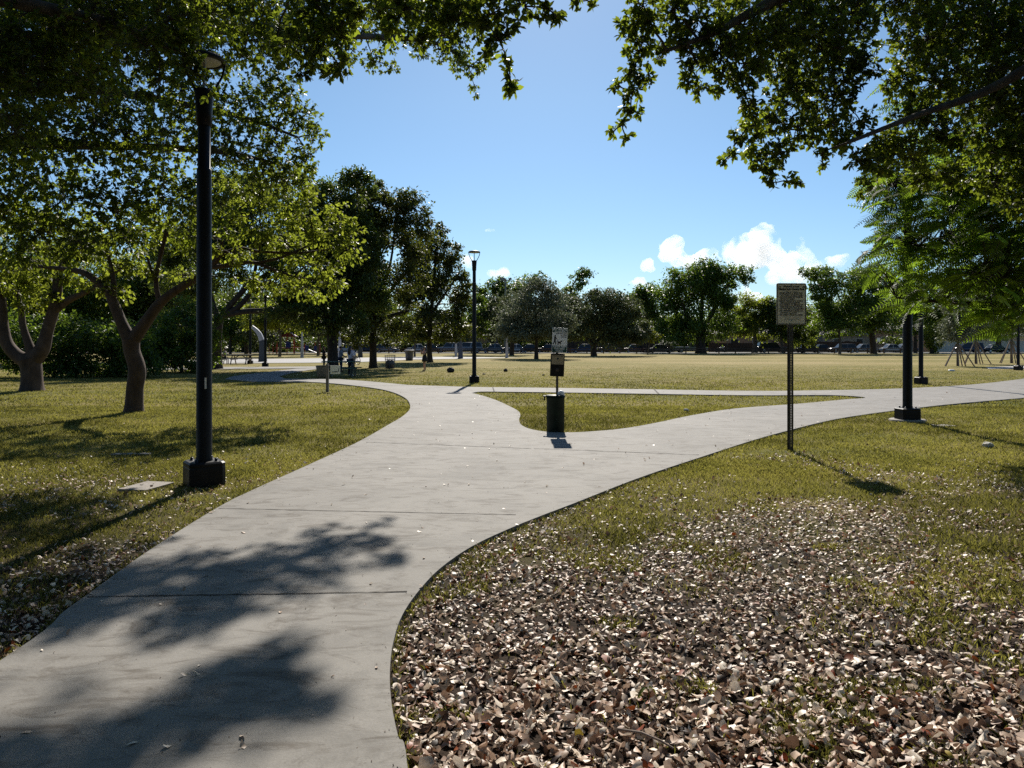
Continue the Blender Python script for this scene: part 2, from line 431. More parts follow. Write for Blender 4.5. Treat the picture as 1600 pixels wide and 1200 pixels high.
CARCOL = dict(black=(0.008, 0.008, 0.010), white=(0.50, 0.50, 0.50), silver=(0.23, 0.235, 0.24), navy=(0.012, 0.018, 0.05), grey=(0.09, 0.09, 0.10), maroon=(0.055, 0.012, 0.012), blue=(0.03, 0.05, 0.11), tan=(0.30, 0.26, 0.2))
for k, c in CARCOL.items():
    M['car_' + k] = mat_plain('car_paint_' + k, c, 0.22, 0.2 if k == 'silver' else 0.0, var=0.06, scale=1.5, spec=0.4, coat=0.15)

# ------------------------------------------------------------------ small numpy noise
def vnoise(x, y, cell, seed):
    rg = np.random.default_rng(seed); T = rg.random((256, 256))
    u = x / cell; v = y / cell
    i = np.floor(u).astype(int); j = np.floor(v).astype(int)
    fu = u - i; fv = v - j
    fu = fu * fu * (3 - 2 * fu); fv = fv * fv * (3 - 2 * fv)
    g = lambda a, b: T[a % 256, b % 256]
    return (g(i, j) * (1 - fu) + g(i + 1, j) * fu) * (1 - fv) + (g(i, j + 1) * (1 - fu) + g(i + 1, j + 1) * fu) * fv
def smooth(a, b, x):
    t = np.clip((x - a) / (b - a), 0, 1); return t * t * (3 - 2 * t)
def in_poly(x, y, poly):
    inside = np.zeros(len(x), bool)
    n = len(poly); j = n - 1
    for i in range(n):
        xi, yi = poly[i]; xj, yj = poly[j]
        if yi != yj:
            c = ((yi > y) != (yj > y))
            xx = (xj - xi) * (y - yi) / (yj - yi) + xi
            inside ^= c & (x < xx)
        j = i
    return inside
def seg_dist(x, y, poly):
    d = np.full(len(x), 1e9)
    for i in range(len(poly)):
        x0, y0 = poly[i]; x1, y1 = poly[(i + 1) % len(poly)]
        dx, dy = x1 - x0, y1 - y0; L = dx * dx + dy * dy + 1e-12
        t = np.clip(((x - x0) * dx + (y - y0) * dy) / L, 0, 1)
        d = np.minimum(d, np.hypot(x - x0 - t * dx, y - y0 - t * dy))
    return d
def catmull(pts, k=6):
    out = []
    n = len(pts)
    for i in range(n - 1):
        p0 = pts[max(i - 1, 0)]; p1 = pts[i]; p2 = pts[i + 1]; p3 = pts[min(i + 2, n - 1)]
        for s in range(k):
            t = s / k
            out.append(tuple(0.5 * ((2 * p1[d]) + (-p0[d] + p2[d]) * t + (2 * p0[d] - 5 * p1[d] + 4 * p2[d] - p3[d]) * t * t + (-p0[d] + 3 * p1[d] - 3 * p2[d] + p3[d]) * t ** 3) for d in range(len(p1))))
    out.append(tuple(pts[-1]))
    return out
CLOUDS = True
# ================================================================== SETTING
# ---- world, sun, camera
W = bpy.data.worlds.new('World'); S.world = W; W.use_nodes = True
nt = W.node_tree; nt.nodes.clear()
wo = nt.nodes.new('ShaderNodeOutputWorld'); bg = nt.nodes.new('ShaderNodeBackground')
sky = nt.nodes.new('ShaderNodeTexSky'); sky.sky_type = 'NISHITA'; sky.sun_disc = False
sky.sun_elevation = R(SUN_EL); sky.sun_rotation = R(SUN_AZ)
sky.altitude = 0; sky.air_density = 1.0; sky.dust_density = 0.25; sky.ozone_density = 2.6
wn = N(nt)
wg = wn('ShaderNodeNewGeometry'); wz = wn('ShaderNodeSeparateXYZ'); wn.l(wg.outputs['Incoming'], wz.inputs[0])
tint = ramp(wn, mathn(wn, 'ABSOLUTE', wz.outputs[2]), [(0.0, (0.84, 1.04, 1.32)), (0.10, (0.86, 1.07, 1.26)), (0.30, (0.92, 1.12, 1.22)), (0.6, (0.85, 1.0, 1.1))])
wm = wn('ShaderNodeMix', data_type='RGBA', blend_type='MULTIPLY'); wm.inputs[0].default_value = 1.0
wn.l(sky.outputs[0], wm.inputs[6]); wn.l(tint, wm.inputs[7])
nt.links.new(wm.outputs[2], bg.inputs[0]); bg.inputs[1].default_value = 0.058
nt.links.new(bg.outputs[0], wo.inputs[0])

sun = bpy.data.lights.new('sun', 'SUN'); sun.energy = 5.0; sun.angle = R(0.53); sun.color = (1.0, 0.94, 0.84)
so = bpy.data.objects.new('sun', sun); COL.objects.link(so)
sv = Vector((math.cos(R(SUN_EL)) * math.sin(R(SUN_AZ)), math.cos(R(SUN_EL)) * math.cos(R(SUN_AZ)), math.sin(R(SUN_EL))))
so.rotation_euler = sv.to_track_quat('Z', 'Y').to_euler(); so.location = (0, 60, 60)

cam = bpy.data.cameras.new('camera'); co = bpy.data.objects.new('camera', cam); COL.objects.link(co)
cam.sensor_width = 36.0; cam.lens = 36.0 * F / 1600.0; cam.shift_y = (HZ - 600.0) / 1600.0
cam.clip_start = 0.05; cam.clip_end = 6000
co.location = (0, 0, CH); co.rotation_euler = (R(90), 0, 0)
S.camera = co
S.view_settings.view_transform = 'Standard'; S.view_settings.look = 'None'
S.view_settings.exposure = 0.55; S.view_settings.gamma = 1.0
cy = S.cycles
cy.max_bounces = 7; cy.diffuse_bounces = 3; cy.glossy_bounces = 2; cy.transmission_bounces = 3; cy.volume_bounces = 4
cy.transparent_max_bounces = 8
cy.caustics_reflective = False; cy.caustics_refractive = False
cy.use_denoising = False

# ---- ground
def build_ground():
    xs = [-900, -300, -120, -60, -30] + [i * 0.5 for i in range(-40, 51)] + [40, 70, 130, 320, 900]
    ys = [-200, -60, -20] + [i * 0.5 for i in range(-12, 70)] + [40, 50, 70, 100, 130, 160, 200, 300, 600, 1500]
    X, Y = np.meshgrid(np.array(xs, float), np.array(ys, float))
    x = X.ravel(); y = Y.ravel()
    near = np.clip((40 - np.hypot(x, y)) / 10, 0, 1)
    z = -0.018 * vnoise(x + 500, y + 500, 1.7, 5) * near
    nx, ny = len(xs), len(ys)
    fs = [(j * nx + i, j * nx + i + 1, (j + 1) * nx + i + 1, (j + 1) * nx + i) for j in range(ny - 1) for i in range(nx - 1)]
    me = bpy.data.meshes.new('ground'); me.from_pydata(np.stack([x, y, z], 1).tolist(), [], fs)
    me.polygons.foreach_set('use_smooth', [True] * len(fs))
    tag(link('ground', me, M['ground']), kind='structure')
build_ground()

# ---- paths (outlines follow the edges of the real slabs, on the ground plane)
ZP = 0.030
def gp(l, z): return [tuple(G(a, b, z)[:2]) for a, b in l]
left_edge = gp([(0, 1032), (100, 955), (135, 930), (240, 855), (345, 790), (400, 763), (480, 727), (560, 690), (606, 664), (632, 648), (641, 635), (632, 621), (604, 610), (560, 603), (500, 597.5), (440, 596)], ZP)
left_edge = catmull([(-2.72, -4.0), (-2.62, 1.0)] + left_edge, 6)
branch = gp([(395, 596), (352, 592), (362, 588), (400, 583), (440, 578.5), (462, 576), (490, 575), (500, 576.0), (480, 578.5), (455, 582.5), (436, 588), (446, 591.5), (490, 592), (531, 592.3), (580, 596), (640, 601.5)], ZP)
upper = gp([(690, 603), (740, 604.5), (870, 606), (1000, 608), (1120, 610), (1210, 610.6), (1300, 609.4), (1370, 608), (1440, 605.5), (1520, 600.5), (1600, 591.5), (1700, 577)], ZP)
lower = gp([(1760, 608), (1680, 614), (1600, 621.5), (1500, 630), (1430, 637.5), (1370, 645), (1300, 656), (1200, 681), (1100, 712.5), (1000, 746), (900, 785), (850, 804), (800, 824), (740, 852), (690, 886), (655, 922), (628, 962), (614, 1005), (609, 1050), (612, 1100), (622, 1150), (637, 1200)], ZP)
outline = left_edge + branch + catmull(upper, 4) + catmull(lower + [(-0.1, 1.2), (0.25, -4.0)], 6)
island = gp([(737, 614), (752, 611.8), (800, 612.2), (870, 613), (1000, 615), (1120, 617), (1200, 617.6), (1290, 617.2), (1335, 619), (1352, 621.5), (1320, 624), (1250, 630.5), (1150, 638), (1080, 649), (1030, 659.5), (980, 668.5), (930, 673.5), (890, 675.5), (856, 674.5), (830, 670.5), (815, 664), (811, 656), (813, 648), (809, 641.5), (795, 634), (775, 625), (752, 617.5), (737, 614)], ZP)
island = catmull(island, 4)[:-1]

def slab(name, outer, hole, z, th, mat):
    """flat slab with a rounded-off upper edge, an optional hole and real side faces"""
    bm = bmesh.new()
    def ring(poly, zz): return [bm.verts.new((p[0], p[1], zz)) for p in poly]
    loops = [outer] + ([hole] if hole else [])
    es = []
    rings = []
    for lp in loops:
        r = ring(lp, z); rings.append(r)
        for i in range(len(r)):
            es.append(bm.edges.new((r[i], r[(i + 1) % len(r)])))
    bmesh.ops.triangle_fill(bm, use_beauty=True, use_dissolve=False, edges=es, normal=(0, 0, 1))
    for f in bm.faces:
        if f.normal.z < 0: f.normal_flip()
    for r in rings:
        lo = [bm.verts.new((v.co.x, v.co.y, z - th)) for v in r]
        for i in range(len(r)):
            j = (i + 1) % len(r)
            bm.faces.new((r[i], r[j], lo[j], lo[i]))
    bmesh.ops.recalc_face_normals(bm, faces=list(bm.faces))
    me = bpy.data.meshes.new(name); bm.to_mesh(me); bm.free()
    # an open sheet can come out upside down
    up = sum(p.normal.z * p.area for p in me.polygons)
    if up < 0: me.flip_normals()
    return tag(link(name, me, mat), kind='structure')
slab('path', outline, island, ZP, 0.12, M['concrete'])
plaza = gp([(262, 567.5), (300, 561.5), (440, 560.3), (540, 559.3), (640, 557.3), (720, 557.6), (812, 558.8), (720, 560.6), (640, 561.7), (600, 564.2), (540, 566.2), (440, 567), (330, 568)], 0.03)
slab('plaza', plaza, None, 0.03, 0.12, M['plaza'])
slab('path', gp([(196, 573.5), (300, 573.2), (420, 573), (520, 572.2), (540, 573), (506, 574.5), (462, 575.4), (400, 576.2), (300, 577), (196, 577.5)], 0.035), None, 0.035, 0.1, M['concrete'])
slab('path', gp([(1540, 573.5), (1600, 571.5), (1760, 570), (1760, 574), (1600, 575.5), (1545, 576)], 0.03), None, 0.03, 0.1, M['plaza'])
slab('pavement', [(-140, 122), (140, 122), (140, 124.4), (-140, 124.4)], None, 0.05, 0.15, M['plaza'])
slab('road', [(-160, 124.6), (160, 124.6), (160, 139), (-160, 139)], None, 0.012, 0.1, M['asphalt'])

# joints between the poured slabs: dirt-filled grooves
def joint(a, b, w=0.014, wob=0.006, seed=0):
    rg = random.Random(seed)
    p0 = G(*a, ZP); p1 = G(*b, ZP)
    d = (p1 - p0); nrm = Vector((-d.y, d.x, 0)).normalized()
    vs = []; fs = []
    n = 40
    for i in range(n + 1):
        p = p0.lerp(p1, i / n) + nrm * rg.uniform(-wob, wob)
        k = w * rg.uniform(0.5, 1.2)
        vs += [p + nrm * k / 2 + Vector((0, 0, 0.004)), p - nrm * k / 2 + Vector((0, 0, 0.004))]
        if i: fs.append((2 * i - 2, 2 * i - 1, 2 * i + 1, 2 * i))
    return vs, fs
jm = MB()
for k, (a, b, w) in enumerate([((136, 933), (636, 925), .016), ((342, 794.5), (806, 804.5), .016), ((572, 691), (830, 701), .022), ((834, 701), (1092, 711), .022),
                               ((640, 608), (700, 604.5), .03), ((1022, 608.2), (1029, 615.2), .06),
                               ((560, 603), (640, 601.6), .05), ((770, 605), (772, 611.6), .05)]):
    jm.add(*joint(a, b, w, seed=k))
tag(jm.build('path_joints', M['joint']), kind='structure')

# ---- masks on the ground
outl = np.array(outline); isl = np.array(island)
def on_path(x, y):
    return in_poly(x, y, outline) & ~in_poly(x, y, island)
def edge_d(x, y):
    return np.minimum(seg_dist(x, y, outline[::2]), seg_dist(x, y, island))
def right_side(x, y):      # right-hand ground beside the camera's path
    return x > -0.5
def litter_density(x, y):
    n1 = vnoise(x + 90, y + 40, 0.9, 11); n2 = vnoise(x + 10, y + 70, 0.32, 12); n3 = vnoise(x + 10, y + 170, 2.6, 13)
    k = (n1 - 0.5) * 2.2 + (n2 - 0.5) * 1.6 + (n3 - 0.5) * 3.0
    r = 1 - smooth(4.6, 9.0, y + k * 2.3 + np.clip(x - 1.6, 0, 9) * 0.12)
    r = np.maximum(r, 0.9 * (1 - smooth(0.2, 1.5, edge_d(x, y) + k * .3)) * (1 - smooth(6.5, 11.0, y + k * .5)))
    l_ = np.clip(0.06 + k * 0.36, 0, 1) * (1 - smooth(9.5, 13.5, y + k))
    l_ = np.maximum(l_, 0.95 * (1 - smooth(0.25, 1.1, edge_d(x, y) + k * .25)) * (1 - smooth(5.6, 7.6, y)))
    far_ = 0.007 * (1 - smooth(14, 24, y)) * (n2 > .35)
    return np.maximum(np.where(right_side(x, y), r, l_), far_)
def sample_wedge(n, y0, y1, rng, power, pad=2.8, x0=None, x1=None):
    u = rng.random(n)
    y = (y0 ** (power) + u * (y1 ** power - y0 ** power)) ** (1 / power)
    hw = y * 0.667 + pad
    x = (rng.random(n) * 2 - 1) * hw
    return x, y

# ---- dry leaf litter
LEAFQ = np.array([(0, 0), (-.5, .42), (.5, .42), (-.46, .75), (.46, .75), (0, 1.0), (0, .42), (0, .75)])
def litter_mesh(x, y, z, L, Wd, rng, curl_hi=1.5, tilt=0.36):
    """curled dry leaves: a midrib of 4 points and two wings, bent along and across"""
    n = len(x)
    # local grid: 4 along x 3 across
    tt = np.array([0, .22, .48, .76, 1.0]); ww = np.array([.05, .38, .52, .40, .03])
    tw = rng.normal(0, .7, n)
    az = rng.random(n) * 2 * np.pi
    ca = rng.uniform(-0.4, curl_hi, n)           # bend along
    cw = rng.uniform(-0.2, 0.8, n)              # fold across
    V = np.zeros((n, 15, 3))
    # along curve as arc
    for i, t in enumerate(tt):
        k = np.where(np.abs(ca) < 1e-3, 1e-3, ca)
        ax = np.sin(k * t) / k * L; azz = (1 - np.cos(k * t)) / k * L
        for j, s in enumerate((-1, 0, 1)):
            h = ww[i] * Wd
            c_ = cw * (0.6 + 0.7 * t); tz = tw * (t - .45)
            yy = s * h * np.cos(c_ + s * tz); zz = abs(s) * h * np.sin(c_ + s * tz)
            V[:, i * 3 + j, 0] = ax - L * 0.45
            V[:, i * 3 + j, 1] = yy * (1 + 0.25 * rng.standard_normal(n) * abs(s))
            V[:, i * 3 + j, 2] = azz + zz
    V[:, :, 2] -= V[:, :, 2].min(axis=1)[:, None] * 0.7
    # random tilt about local x / y
    tx = rng.normal(0, tilt, n); ty = rng.normal(0, tilt, n)
    fl = rng.random(n) < 0.62
    tx = np.where(fl, tx + np.pi, tx)
    c, s = np.cos(tx), np.sin(tx)
    Y, Z = V[:, :, 1] * c[:, None] - V[:, :, 2] * s[:, None], V[:, :, 1] * s[:, None] + V[:, :, 2] * c[:, None]
    V[:, :, 1], V[:, :, 2] = Y, Z
    c, s = np.cos(ty), np.sin(ty)
    X, Z = V[:, :, 0] * c[:, None] + V[:, :, 2] * s[:, None], -V[:, :, 0] * s[:, None] + V[:, :, 2] * c[:, None]
    V[:, :, 0], V[:, :, 2] = X, Z
    V[:, :, 2] -= V[:, :, 2].min(axis=1)[:, None]
    c, s = np.cos(az), np.sin(az)
    X = V[:, :, 0] * c[:, None] - V[:, :, 1] * s[:, None] + x[:, None]
    Y = V[:, :, 0] * s[:, None] + V[:, :, 1] * c[:, None] + y[:, None]
    V[:, :, 0], V[:, :, 1] = X, Y
    V[:, :, 2] += z[:, None]
    return V.reshape(-1, 3)
LF = [(3 * i + a, 3 * i + 3 + a, 3 * i + 4 + a, 3 * i + 1 + a) for i in range(4) for a in (0, 1)]
LITTER_N = 205000
def build_litter():
    rng = np.random.default_rng(3)
    x, y = sample_wedge(LITTER_N, 1.5, 24.0, rng, 0.35)
    d = litter_density(x, y)
    keep = (rng.random(len(x)) < d * 0.98) & ~on_path(x, y)
    x, y = x[keep], y[keep]
    e = edge_d(x, y)
    k2 = e > 0.022
    x, y = x[k2], y[k2]
    n = len(x)
    L = rng.uniform(0.017, 0.047, n) * np.where(rng.random(n) < 0.1, 1.3, 1) * (1 + 0.35 * smooth(2, 4.2, 7 - y)); Wd = L * rng.uniform(0.45, 0.78, n)
    z = rng.random(n) ** 2 * 0.024 - 0.006
    t = np.clip(rng.normal(0.545, 0.30, n), 0.0, 0.95); r = rng.random(n)
    t = np.where(r < 0.035, rng.uniform(0.962, 0.985, n), np.where(r > 0.997, 1.0, t))
    me = np_mesh('leaf_litter', litter_mesh(x, y, z, L, Wd, rng), 15, 0, t, faces=LF, smooth=True)
    tag(link('leaf_litter', me, M['litter']), 'dry curled tan and brown fallen leaves covering the ground beside the path', 'fallen leaves', kind='stuff')
    # sparse leaves, crumbs and seeds blown on to the concrete
    x, y = sample_wedge(21000, 1.8, 26.0, rng, 1.0)
    k = on_path(x, y); x, y = x[k], y[k]
    e = edge_d(x, y)
    k = rng.random(len(x)) < 0.26 + 0.74 * np.exp(-e / 0.12); x, y = x[k], y[k]
    n = len(x); big = rng.random(n) < 0.16
    L = np.where(big, rng.uniform(0.022, 0.05, n), rng.uniform(0.005, 0.014, n))
    t = np.where(big, np.clip(rng.normal(0.75, 0.15, n), 0.2, 0.95), np.clip(rng.normal(0.12, 0.15, n), 0, 0.7))
    me = np_mesh('path_litter', litter_mesh(x, y, np.full(n, ZP + 0.001), L, L * rng.uniform(0.4, 0.7, n), rng, 1.5, 0.2), 15, 0, t, faces=LF)
    tag(link('path_litter', me, M['litter']), 'scattered leaf crumbs and seeds blown onto the grey concrete path', 'fallen leaves', kind='stuff')
build_litter()

# ---- grass
def build_grass():
    rng = np.random.default_rng(8)
    # (count, ymin, ymax, height, width, power)
    Vs = []; Ts = []
    for cnt, y0, y1, h0, w0, pw in ((400000, 2.6, 11.0, 0.042, 0.0052, 1.0), (290000, 9.5, 20.0, 0.042, 0.010, 1.0), (330000, 18.0, 62.0, 0.040, 0.021, 1.0)):
        x, y = sample_wedge(cnt, y0, y1, rng, pw)
        dens = 1 - litter_density(x, y) * 0.97
        pat = vnoise(x + 33, y + 12, 0.55, 21) * 0.6 + vnoise(x + 3, y + 2, 0.16, 22) * 0.4
        dens *= np.clip(0.25 + pat * 1.25, 0, 1) * (1 - smooth(22, 62, y))
        dens = np.maximum(dens, 0.75 * (vnoise(x + 61, y + 5, 0.28, 31) * .6 + vnoise(x + 1, y + 5, 1.1, 32) * .4 > 0.61) * (y < 12))
        e = edge_d(x, y); creep = 0.05 * np.clip(vnoise(x + 9, y + 9, .35, 41) * 2 - .75, 0, 1)
        op = on_path(x, y)
        keep = (rng.random(cnt) < np.where(e < .06, np.maximum(dens, .6), dens)) & (~op | (e < creep))
        x, y = x[keep], y[keep]; pat = pat[keep]; e = e[keep]; op = op[keep]; k = op | (e > 0.004)
        x, y, pat = x[k], y[k], pat[k]
        n = len(x)
        h = h0 * rng.uniform(0.45, 1.25, n) * (0.5 + 0.6 * pat); w = w0 * rng.uniform(0.7, 1.4, n)
        az = rng.random(n) * 2 * np.pi; lean = rng.uniform(0.3, 1.9, n); la = rng.random(n) * 2 * np.pi
        bx, by = np.cos(az) * w / 2, np.sin(az) * w / 2
        mx_, my_ = np.cos(la) * h * lean * 0.35, np.sin(la) * h * lean * 0.35
        V = np.zeros((n, 5, 3)); z0 = -0.014
        V[:, 0] = np.stack([x - bx, y - by, np.full(n, z0)], 1)
        V[:, 1] = np.stack([x + bx, y + by, np.full(n, z0)], 1)
        V[:, 2] = np.stack([x + bx * .8 + mx_, y + by * .8 + my_, h * 0.6], 1)
        V[:, 3] = np.stack([x + mx_ * 2.6, y + my_ * 2.6, h], 1)
        V[:, 4] = np.stack([x - bx * .8 + mx_, y - by * .8 + my_, h * 0.6], 1)
        Vs.append(V.reshape(-1, 3))
        dry = vnoise(x + 7, y + 71, 1.9, 23) * 0.5 + vnoise(x + 70, y + 1, 0.5, 24) * 0.5
        Ts.append(np.clip(rng.random(n) * 0.85 + (dry - 0.46) * 1.6, 0, 1))
    me = np_mesh('grass', np.concatenate(Vs), 5, 0, np.concatenate(Ts))
    tag(link('grass', me, M['grass']), 'short mown green and straw coloured lawn grass beside the path', 'grass', kind='stuff')
build_grass()

# ---- clouds (bodies of scattering droplets far behind everything)
def mat_cloud():
    m, nt, out = new_mat('cloud_droplets'); n = N(nt)
    v = n('ShaderNodeVolumePrincipled')
    v.inputs['Color'].default_value = (1, 1, 1, 1); v.inputs['Anisotropy'].default_value = 0.4
    g_ = n('ShaderNodeNewGeometry')
    d_ = mathn(n, 'MULTIPLY', mathn(n, 'SUBTRACT', noise(n, g_.outputs['Position'], .022, 5.0, .62), .40), 7.0, True)
    n.l(mathn(n, 'MULTIPLY', d_, .034), v.inputs['Density'])
    n.l(v.outputs[0], out.inputs['Volume']); return m
M['cloud'] = mat_cloud()
def cloud(label, blobs, D, seed, vox):
    rg = random.Random(seed)
    mb = MB()
    for px, py, rp in blobs:
        rp *= 1.22
        c = P(px, py, D + rg.uniform(-1, 1) * rp * D / F * 0.5); r = rp * D / F
        mb.sphere(c, (r, r * 0.9, r * 0.92), 3)
        for k in range(9):
            a = rg.uniform(0, 2 * math.pi); b = rg.uniform(-0.35, 1.0)
            d = Vector((math.cos(a) * math.sqrt(1 - b * b), math.sin(a) * math.sqrt(1 - b * b), b))
            mb.sphere(c + d * r * 0.85, r * rg.uniform(0.22, 0.5), 2)
    o = mb.build('cloud', M['cloud'])
    md = o.modifiers.new('r', 'REMESH'); md.mode = 'VOXEL'; md.voxel_size = vox
    for sc_, st in ((34, 13), (13, 6)):
        tx = bpy.data.textures.new('puff', 'CLOUDS'); tx.noise_scale = sc_ * D / 1500; tx.noise_depth = 3
        dm = o.modifiers.new('d', 'DISPLACE'); dm.texture = tx; dm.strength = st * D / 1500; dm.texture_coords = 'GLOBAL'; dm.mid_level = 0.5
    dg = bpy.context.evaluated_depsgraph_get()
    me = bpy.data.meshes.new_from_object(o.evaluated_get(dg)); me.name = 'cloud'
    o.modifiers.clear(); o.data = me
    tag(o, label, 'cloud', 'clouds above the far trees')
    return o
if CLOUDS:
    cloud('lumpy white cloud above the banyan crown with a tower at its left end', [(1046, 388, 13), (1040, 400, 10), (1058, 380, 9), (1056, 405, 12), (1078, 410, 11), (1100, 405, 13), (1112, 400, 9), (1122, 412, 9)], 1500, 1, 5)
    cloud('largest cloud, grey hearted and heaped, up left of the rules sign', [(1150, 395, 17), (1178, 395, 24), (1196, 370, 16), (1202, 382, 14), (1180, 378, 16), (1150, 382, 11), (1215, 405, 16), (1160, 415, 16)], 1500, 2, 5.5)
    cloud('ragged white cloud with a thin wisp rising, right of the heaped cloud', [(1240, 408, 14), (1255, 398, 9), (1250, 382, 6), (1253, 374, 4.5), (1225, 425, 14), (1210, 436, 12), (1262, 418, 15), (1290, 414, 10), (1310, 408, 9), (1320, 402, 6), (1240, 438, 16), (1275, 432, 14)], 1600, 3, 5.5)
    cloud('tiny triangular cloud left of the lumpy white cloud', [(1012, 412, 6.5), (1008, 420, 6), (1016, 420, 6)], 1500, 4, 3.2)
    cloud('small flat cloud low above the round oak crown', [(995, 442, 7), (1005, 443, 7), (987, 445, 5), (1012, 445, 5)], 1500, 5, 3.2)
    cloud('small flat cloud just right of the middle street lamp', [(767, 427, 5.5), (776, 428, 6), (785, 427, 6.5), (790, 429, 4)], 1500, 6, 3)
    cloud('faint cloud half hidden behind the lantern of the middle lamp', [(731, 404, 8), (734, 414, 7), (727, 409, 6)], 1500, 7, 3.2)
    cloud('low white cloud between the banyan and the rules sign', [(1150, 466, 9), (1165, 462, 11), (1180, 468, 10)], 1700, 8, 5)
    cloud('tiniest wisp of cloud in open sky above the middle lamp', [(760, 360.5, 2.6), (765, 359.5, 3), (770, 360, 2.2)], 1500, 9, 1.8)
# ================================================================== OBJECTS
def txt(s, size, c, mat, parent, name='lettering', align='CENTER', bold=0.0, width=None):
    cu = bpy.data.curves.new('t', 'FONT'); cu.body = s; cu.size = size; cu.align_x = align; cu.offset = bold; cu.resolution_u = 2
    o = bpy.data.objects.new('t', cu); COL.objects.link(o)
    dg = bpy.context.evaluated_depsgraph_get()
    me = bpy.data.meshes.new_from_object(o.evaluated_get(dg))
    bpy.data.objects.remove(o)
    xs = [v.co.x for v in me.vertices]
    k = 1.0
    if width and xs:
        k = min(1.0, width / (max(xs) - min(xs)))
    for v in me.vertices:
        v.co = Vector((v.co.x * k + c[0], c[1], v.co.y + c[2]))
    me.materials.clear(); me.name = name
    return link(name, me, mat, parent)
def merge_txt(lines, mat, parent, name):
    """several lines of one printed block as one mesh"""
    tmp = [txt(*l[:3], mat, None, name, *l[3:]) for l in lines]
    mb = MB()
    for t in tmp:
        mb.add([v.co for v in t.data.vertices], [tuple(p.vertices) for p in t.data.polygons])
        me = t.data; bpy.data.objects.remove(t); bpy.data.meshes.remove(me)
    return mb.build(name, mat, parent)

# ---- street lamps
def lamp(label, px, py, H, rz=0.4, base_r=0.2, footing=False, sticker=False, pole_r=0.088):
    loc = G(px, py)
    t = empty('street_lamp', label, 'street lamp', loc, rz, 'black park lamps')
    b = MB()
    oct_ = lambda r, ch: [(r, -r + ch), (r, r - ch), (r - ch, r), (-r + ch, r), (-r, r - ch), (-r, -r + ch), (-r + ch, -r), (r - ch, -r)]
    def ring_stack(levels):
        vs = []; fs = []
        for r, z in levels:
            vs += [Vector((x, y, z)) for x, y in oct_(r, r * 0.22)]
        for i in range(len(levels) - 1):
            for k in range(8):
                k2 = (k + 1) % 8
                fs.append((i * 8 + k, i * 8 + k2, i * 8 + 8 + k2, i * 8 + 8 + k))
        fs.append(tuple(range(len(vs) - 8, len(vs))))
        return vs, fs
    b.add(*ring_stack([(base_r, -0.03), (base_r, 0.21), (base_r * 0.985, 0.222), (base_r * 0.985, 0.232), (base_r, 0.240), (base_r, 0.262), (base_r * 0.9, 0.28)]))
    b.build('base', M['black'], t)
    for k in range(4):
        a = math.pi / 4 + k * math.pi / 2
        q = MB().lathe([(0.0, 0.315), (0.02, 0.312), (0.022, 0.275), (0.034, 0.274), (0.034, 0.262)], 10, (math.cos(a) * base_r * 0.78, math.sin(a) * base_r * 0.78, 0))
        q.build('bolt', M['bolt'], t)
    hc = H - 0.42
    MB().lathe([(pole_r * 1.08, 0.24), (pole_r * 1.08, 0.30), (pole_r, 0.33), (pole_r * 0.93, hc - 0.95), (pole_r * 0.93, hc - 0.92), (pole_r * 0.8, hc - 0.915), (pole_r * 0.78, hc - 0.3)], 24).build('pole', M['black'], t)
    MB().lathe([(pole_r * 0.8, hc - 0.42), (pole_r * 0.97, hc - 0.415), (pole_r * 1.02, hc - 0.25), (pole_r * 1.2, hc - 0.03), (pole_r * 1.2, hc), (0.0, hc + 0.004)], 24).build('collar', M['black'], t)
    for s in (-1, 1):
        pts = [(s * pole_r * 1.05, 0, hc - 0.02), (s * (pole_r * 1.2 + 0.05), 0, hc + 0.10), (s * (pole_r + 0.115), 0, hc + 0.2), (s * 0.225, 0, hc + 0.29), (s * 0.235, 0, hc + 0.345)]
        MB().tube(catmull(pts, 4), 0.0135, 8).build('yoke_arm', M['black'], t)
    MB().tube([(0, 0, hc), (0, 0, hc + 0.36)], 0.017, 8).build('stem', M['rim'], t)
    cap = MB().lathe([(0.0, hc + 0.415), (0.10, hc + 0.412), (0.2, hc + 0.395), (0.243, hc + 0.365), (0.25, hc + 0.345), (0.246, hc + 0.325), (0.2, hc + 0.323), (0.195, hc + 0.335), (0.0, hc + 0.336)], 32).build('cap', M['black'], t)
    MB().lathe([(0.0, hc + 0.318), (0.10, hc + 0.316), (0.17, hc + 0.322), (0.19, hc + 0.333)], 24).build('lens', M['lens'], cap)
    if footing:
        MB().lathe([(0.36, -0.05), (0.36, 0.03), (0.34, 0.045), (0.0, 0.045)], 28).build('concrete_footing', M['cover'], t)
    if sticker:
        a0 = -1.02 - rz
        vs = []
        for i in range(5):
            a = a0 + 0.24 * (i - 2) / 2 * 0.5
            for z in (1.12, 1.25):
                vs.append((math.cos(a) * (pole_r * 1.005), math.sin(a) * (pole_r * 1.005), z))
        MB().add(vs, [(2 * i, 2 * i + 2, 2 * i + 3, 2 * i + 1) for i in range(4)]).build('sticker', M['sticker'], t)
    return t
lamp('nearest black lamp, at the left edge of the path under dark foliage', 319, 757, 5.02, rz=0.62, sticker=True)
lamp('black lamp with clear lantern head against blue sky, behind the path fork', 741, 598, 5.5, rz=0.12)
lamp('thick black lamp post on a pale concrete footing, lower right beside feathery leaves', 1418, 658, 5.2, rz=0.1, footing=True, pole_r=0.095)
lamp('black lamp post just behind the one on the concrete footing, across the path', 1439, 600, 5.4, rz=0.2)
lamp('black lamp post at the right frame edge near the staked young trees', 1591, 578.5, 5.4, rz=0.2)
lamp('slim black lamp in front of the picnic table on the far left', 391, 568.5, 4.9, rz=0.1)
lamp('slim black lamp right of the bent grey fin, beside the far path', 414.5, 573, 5.4, rz=0.1)

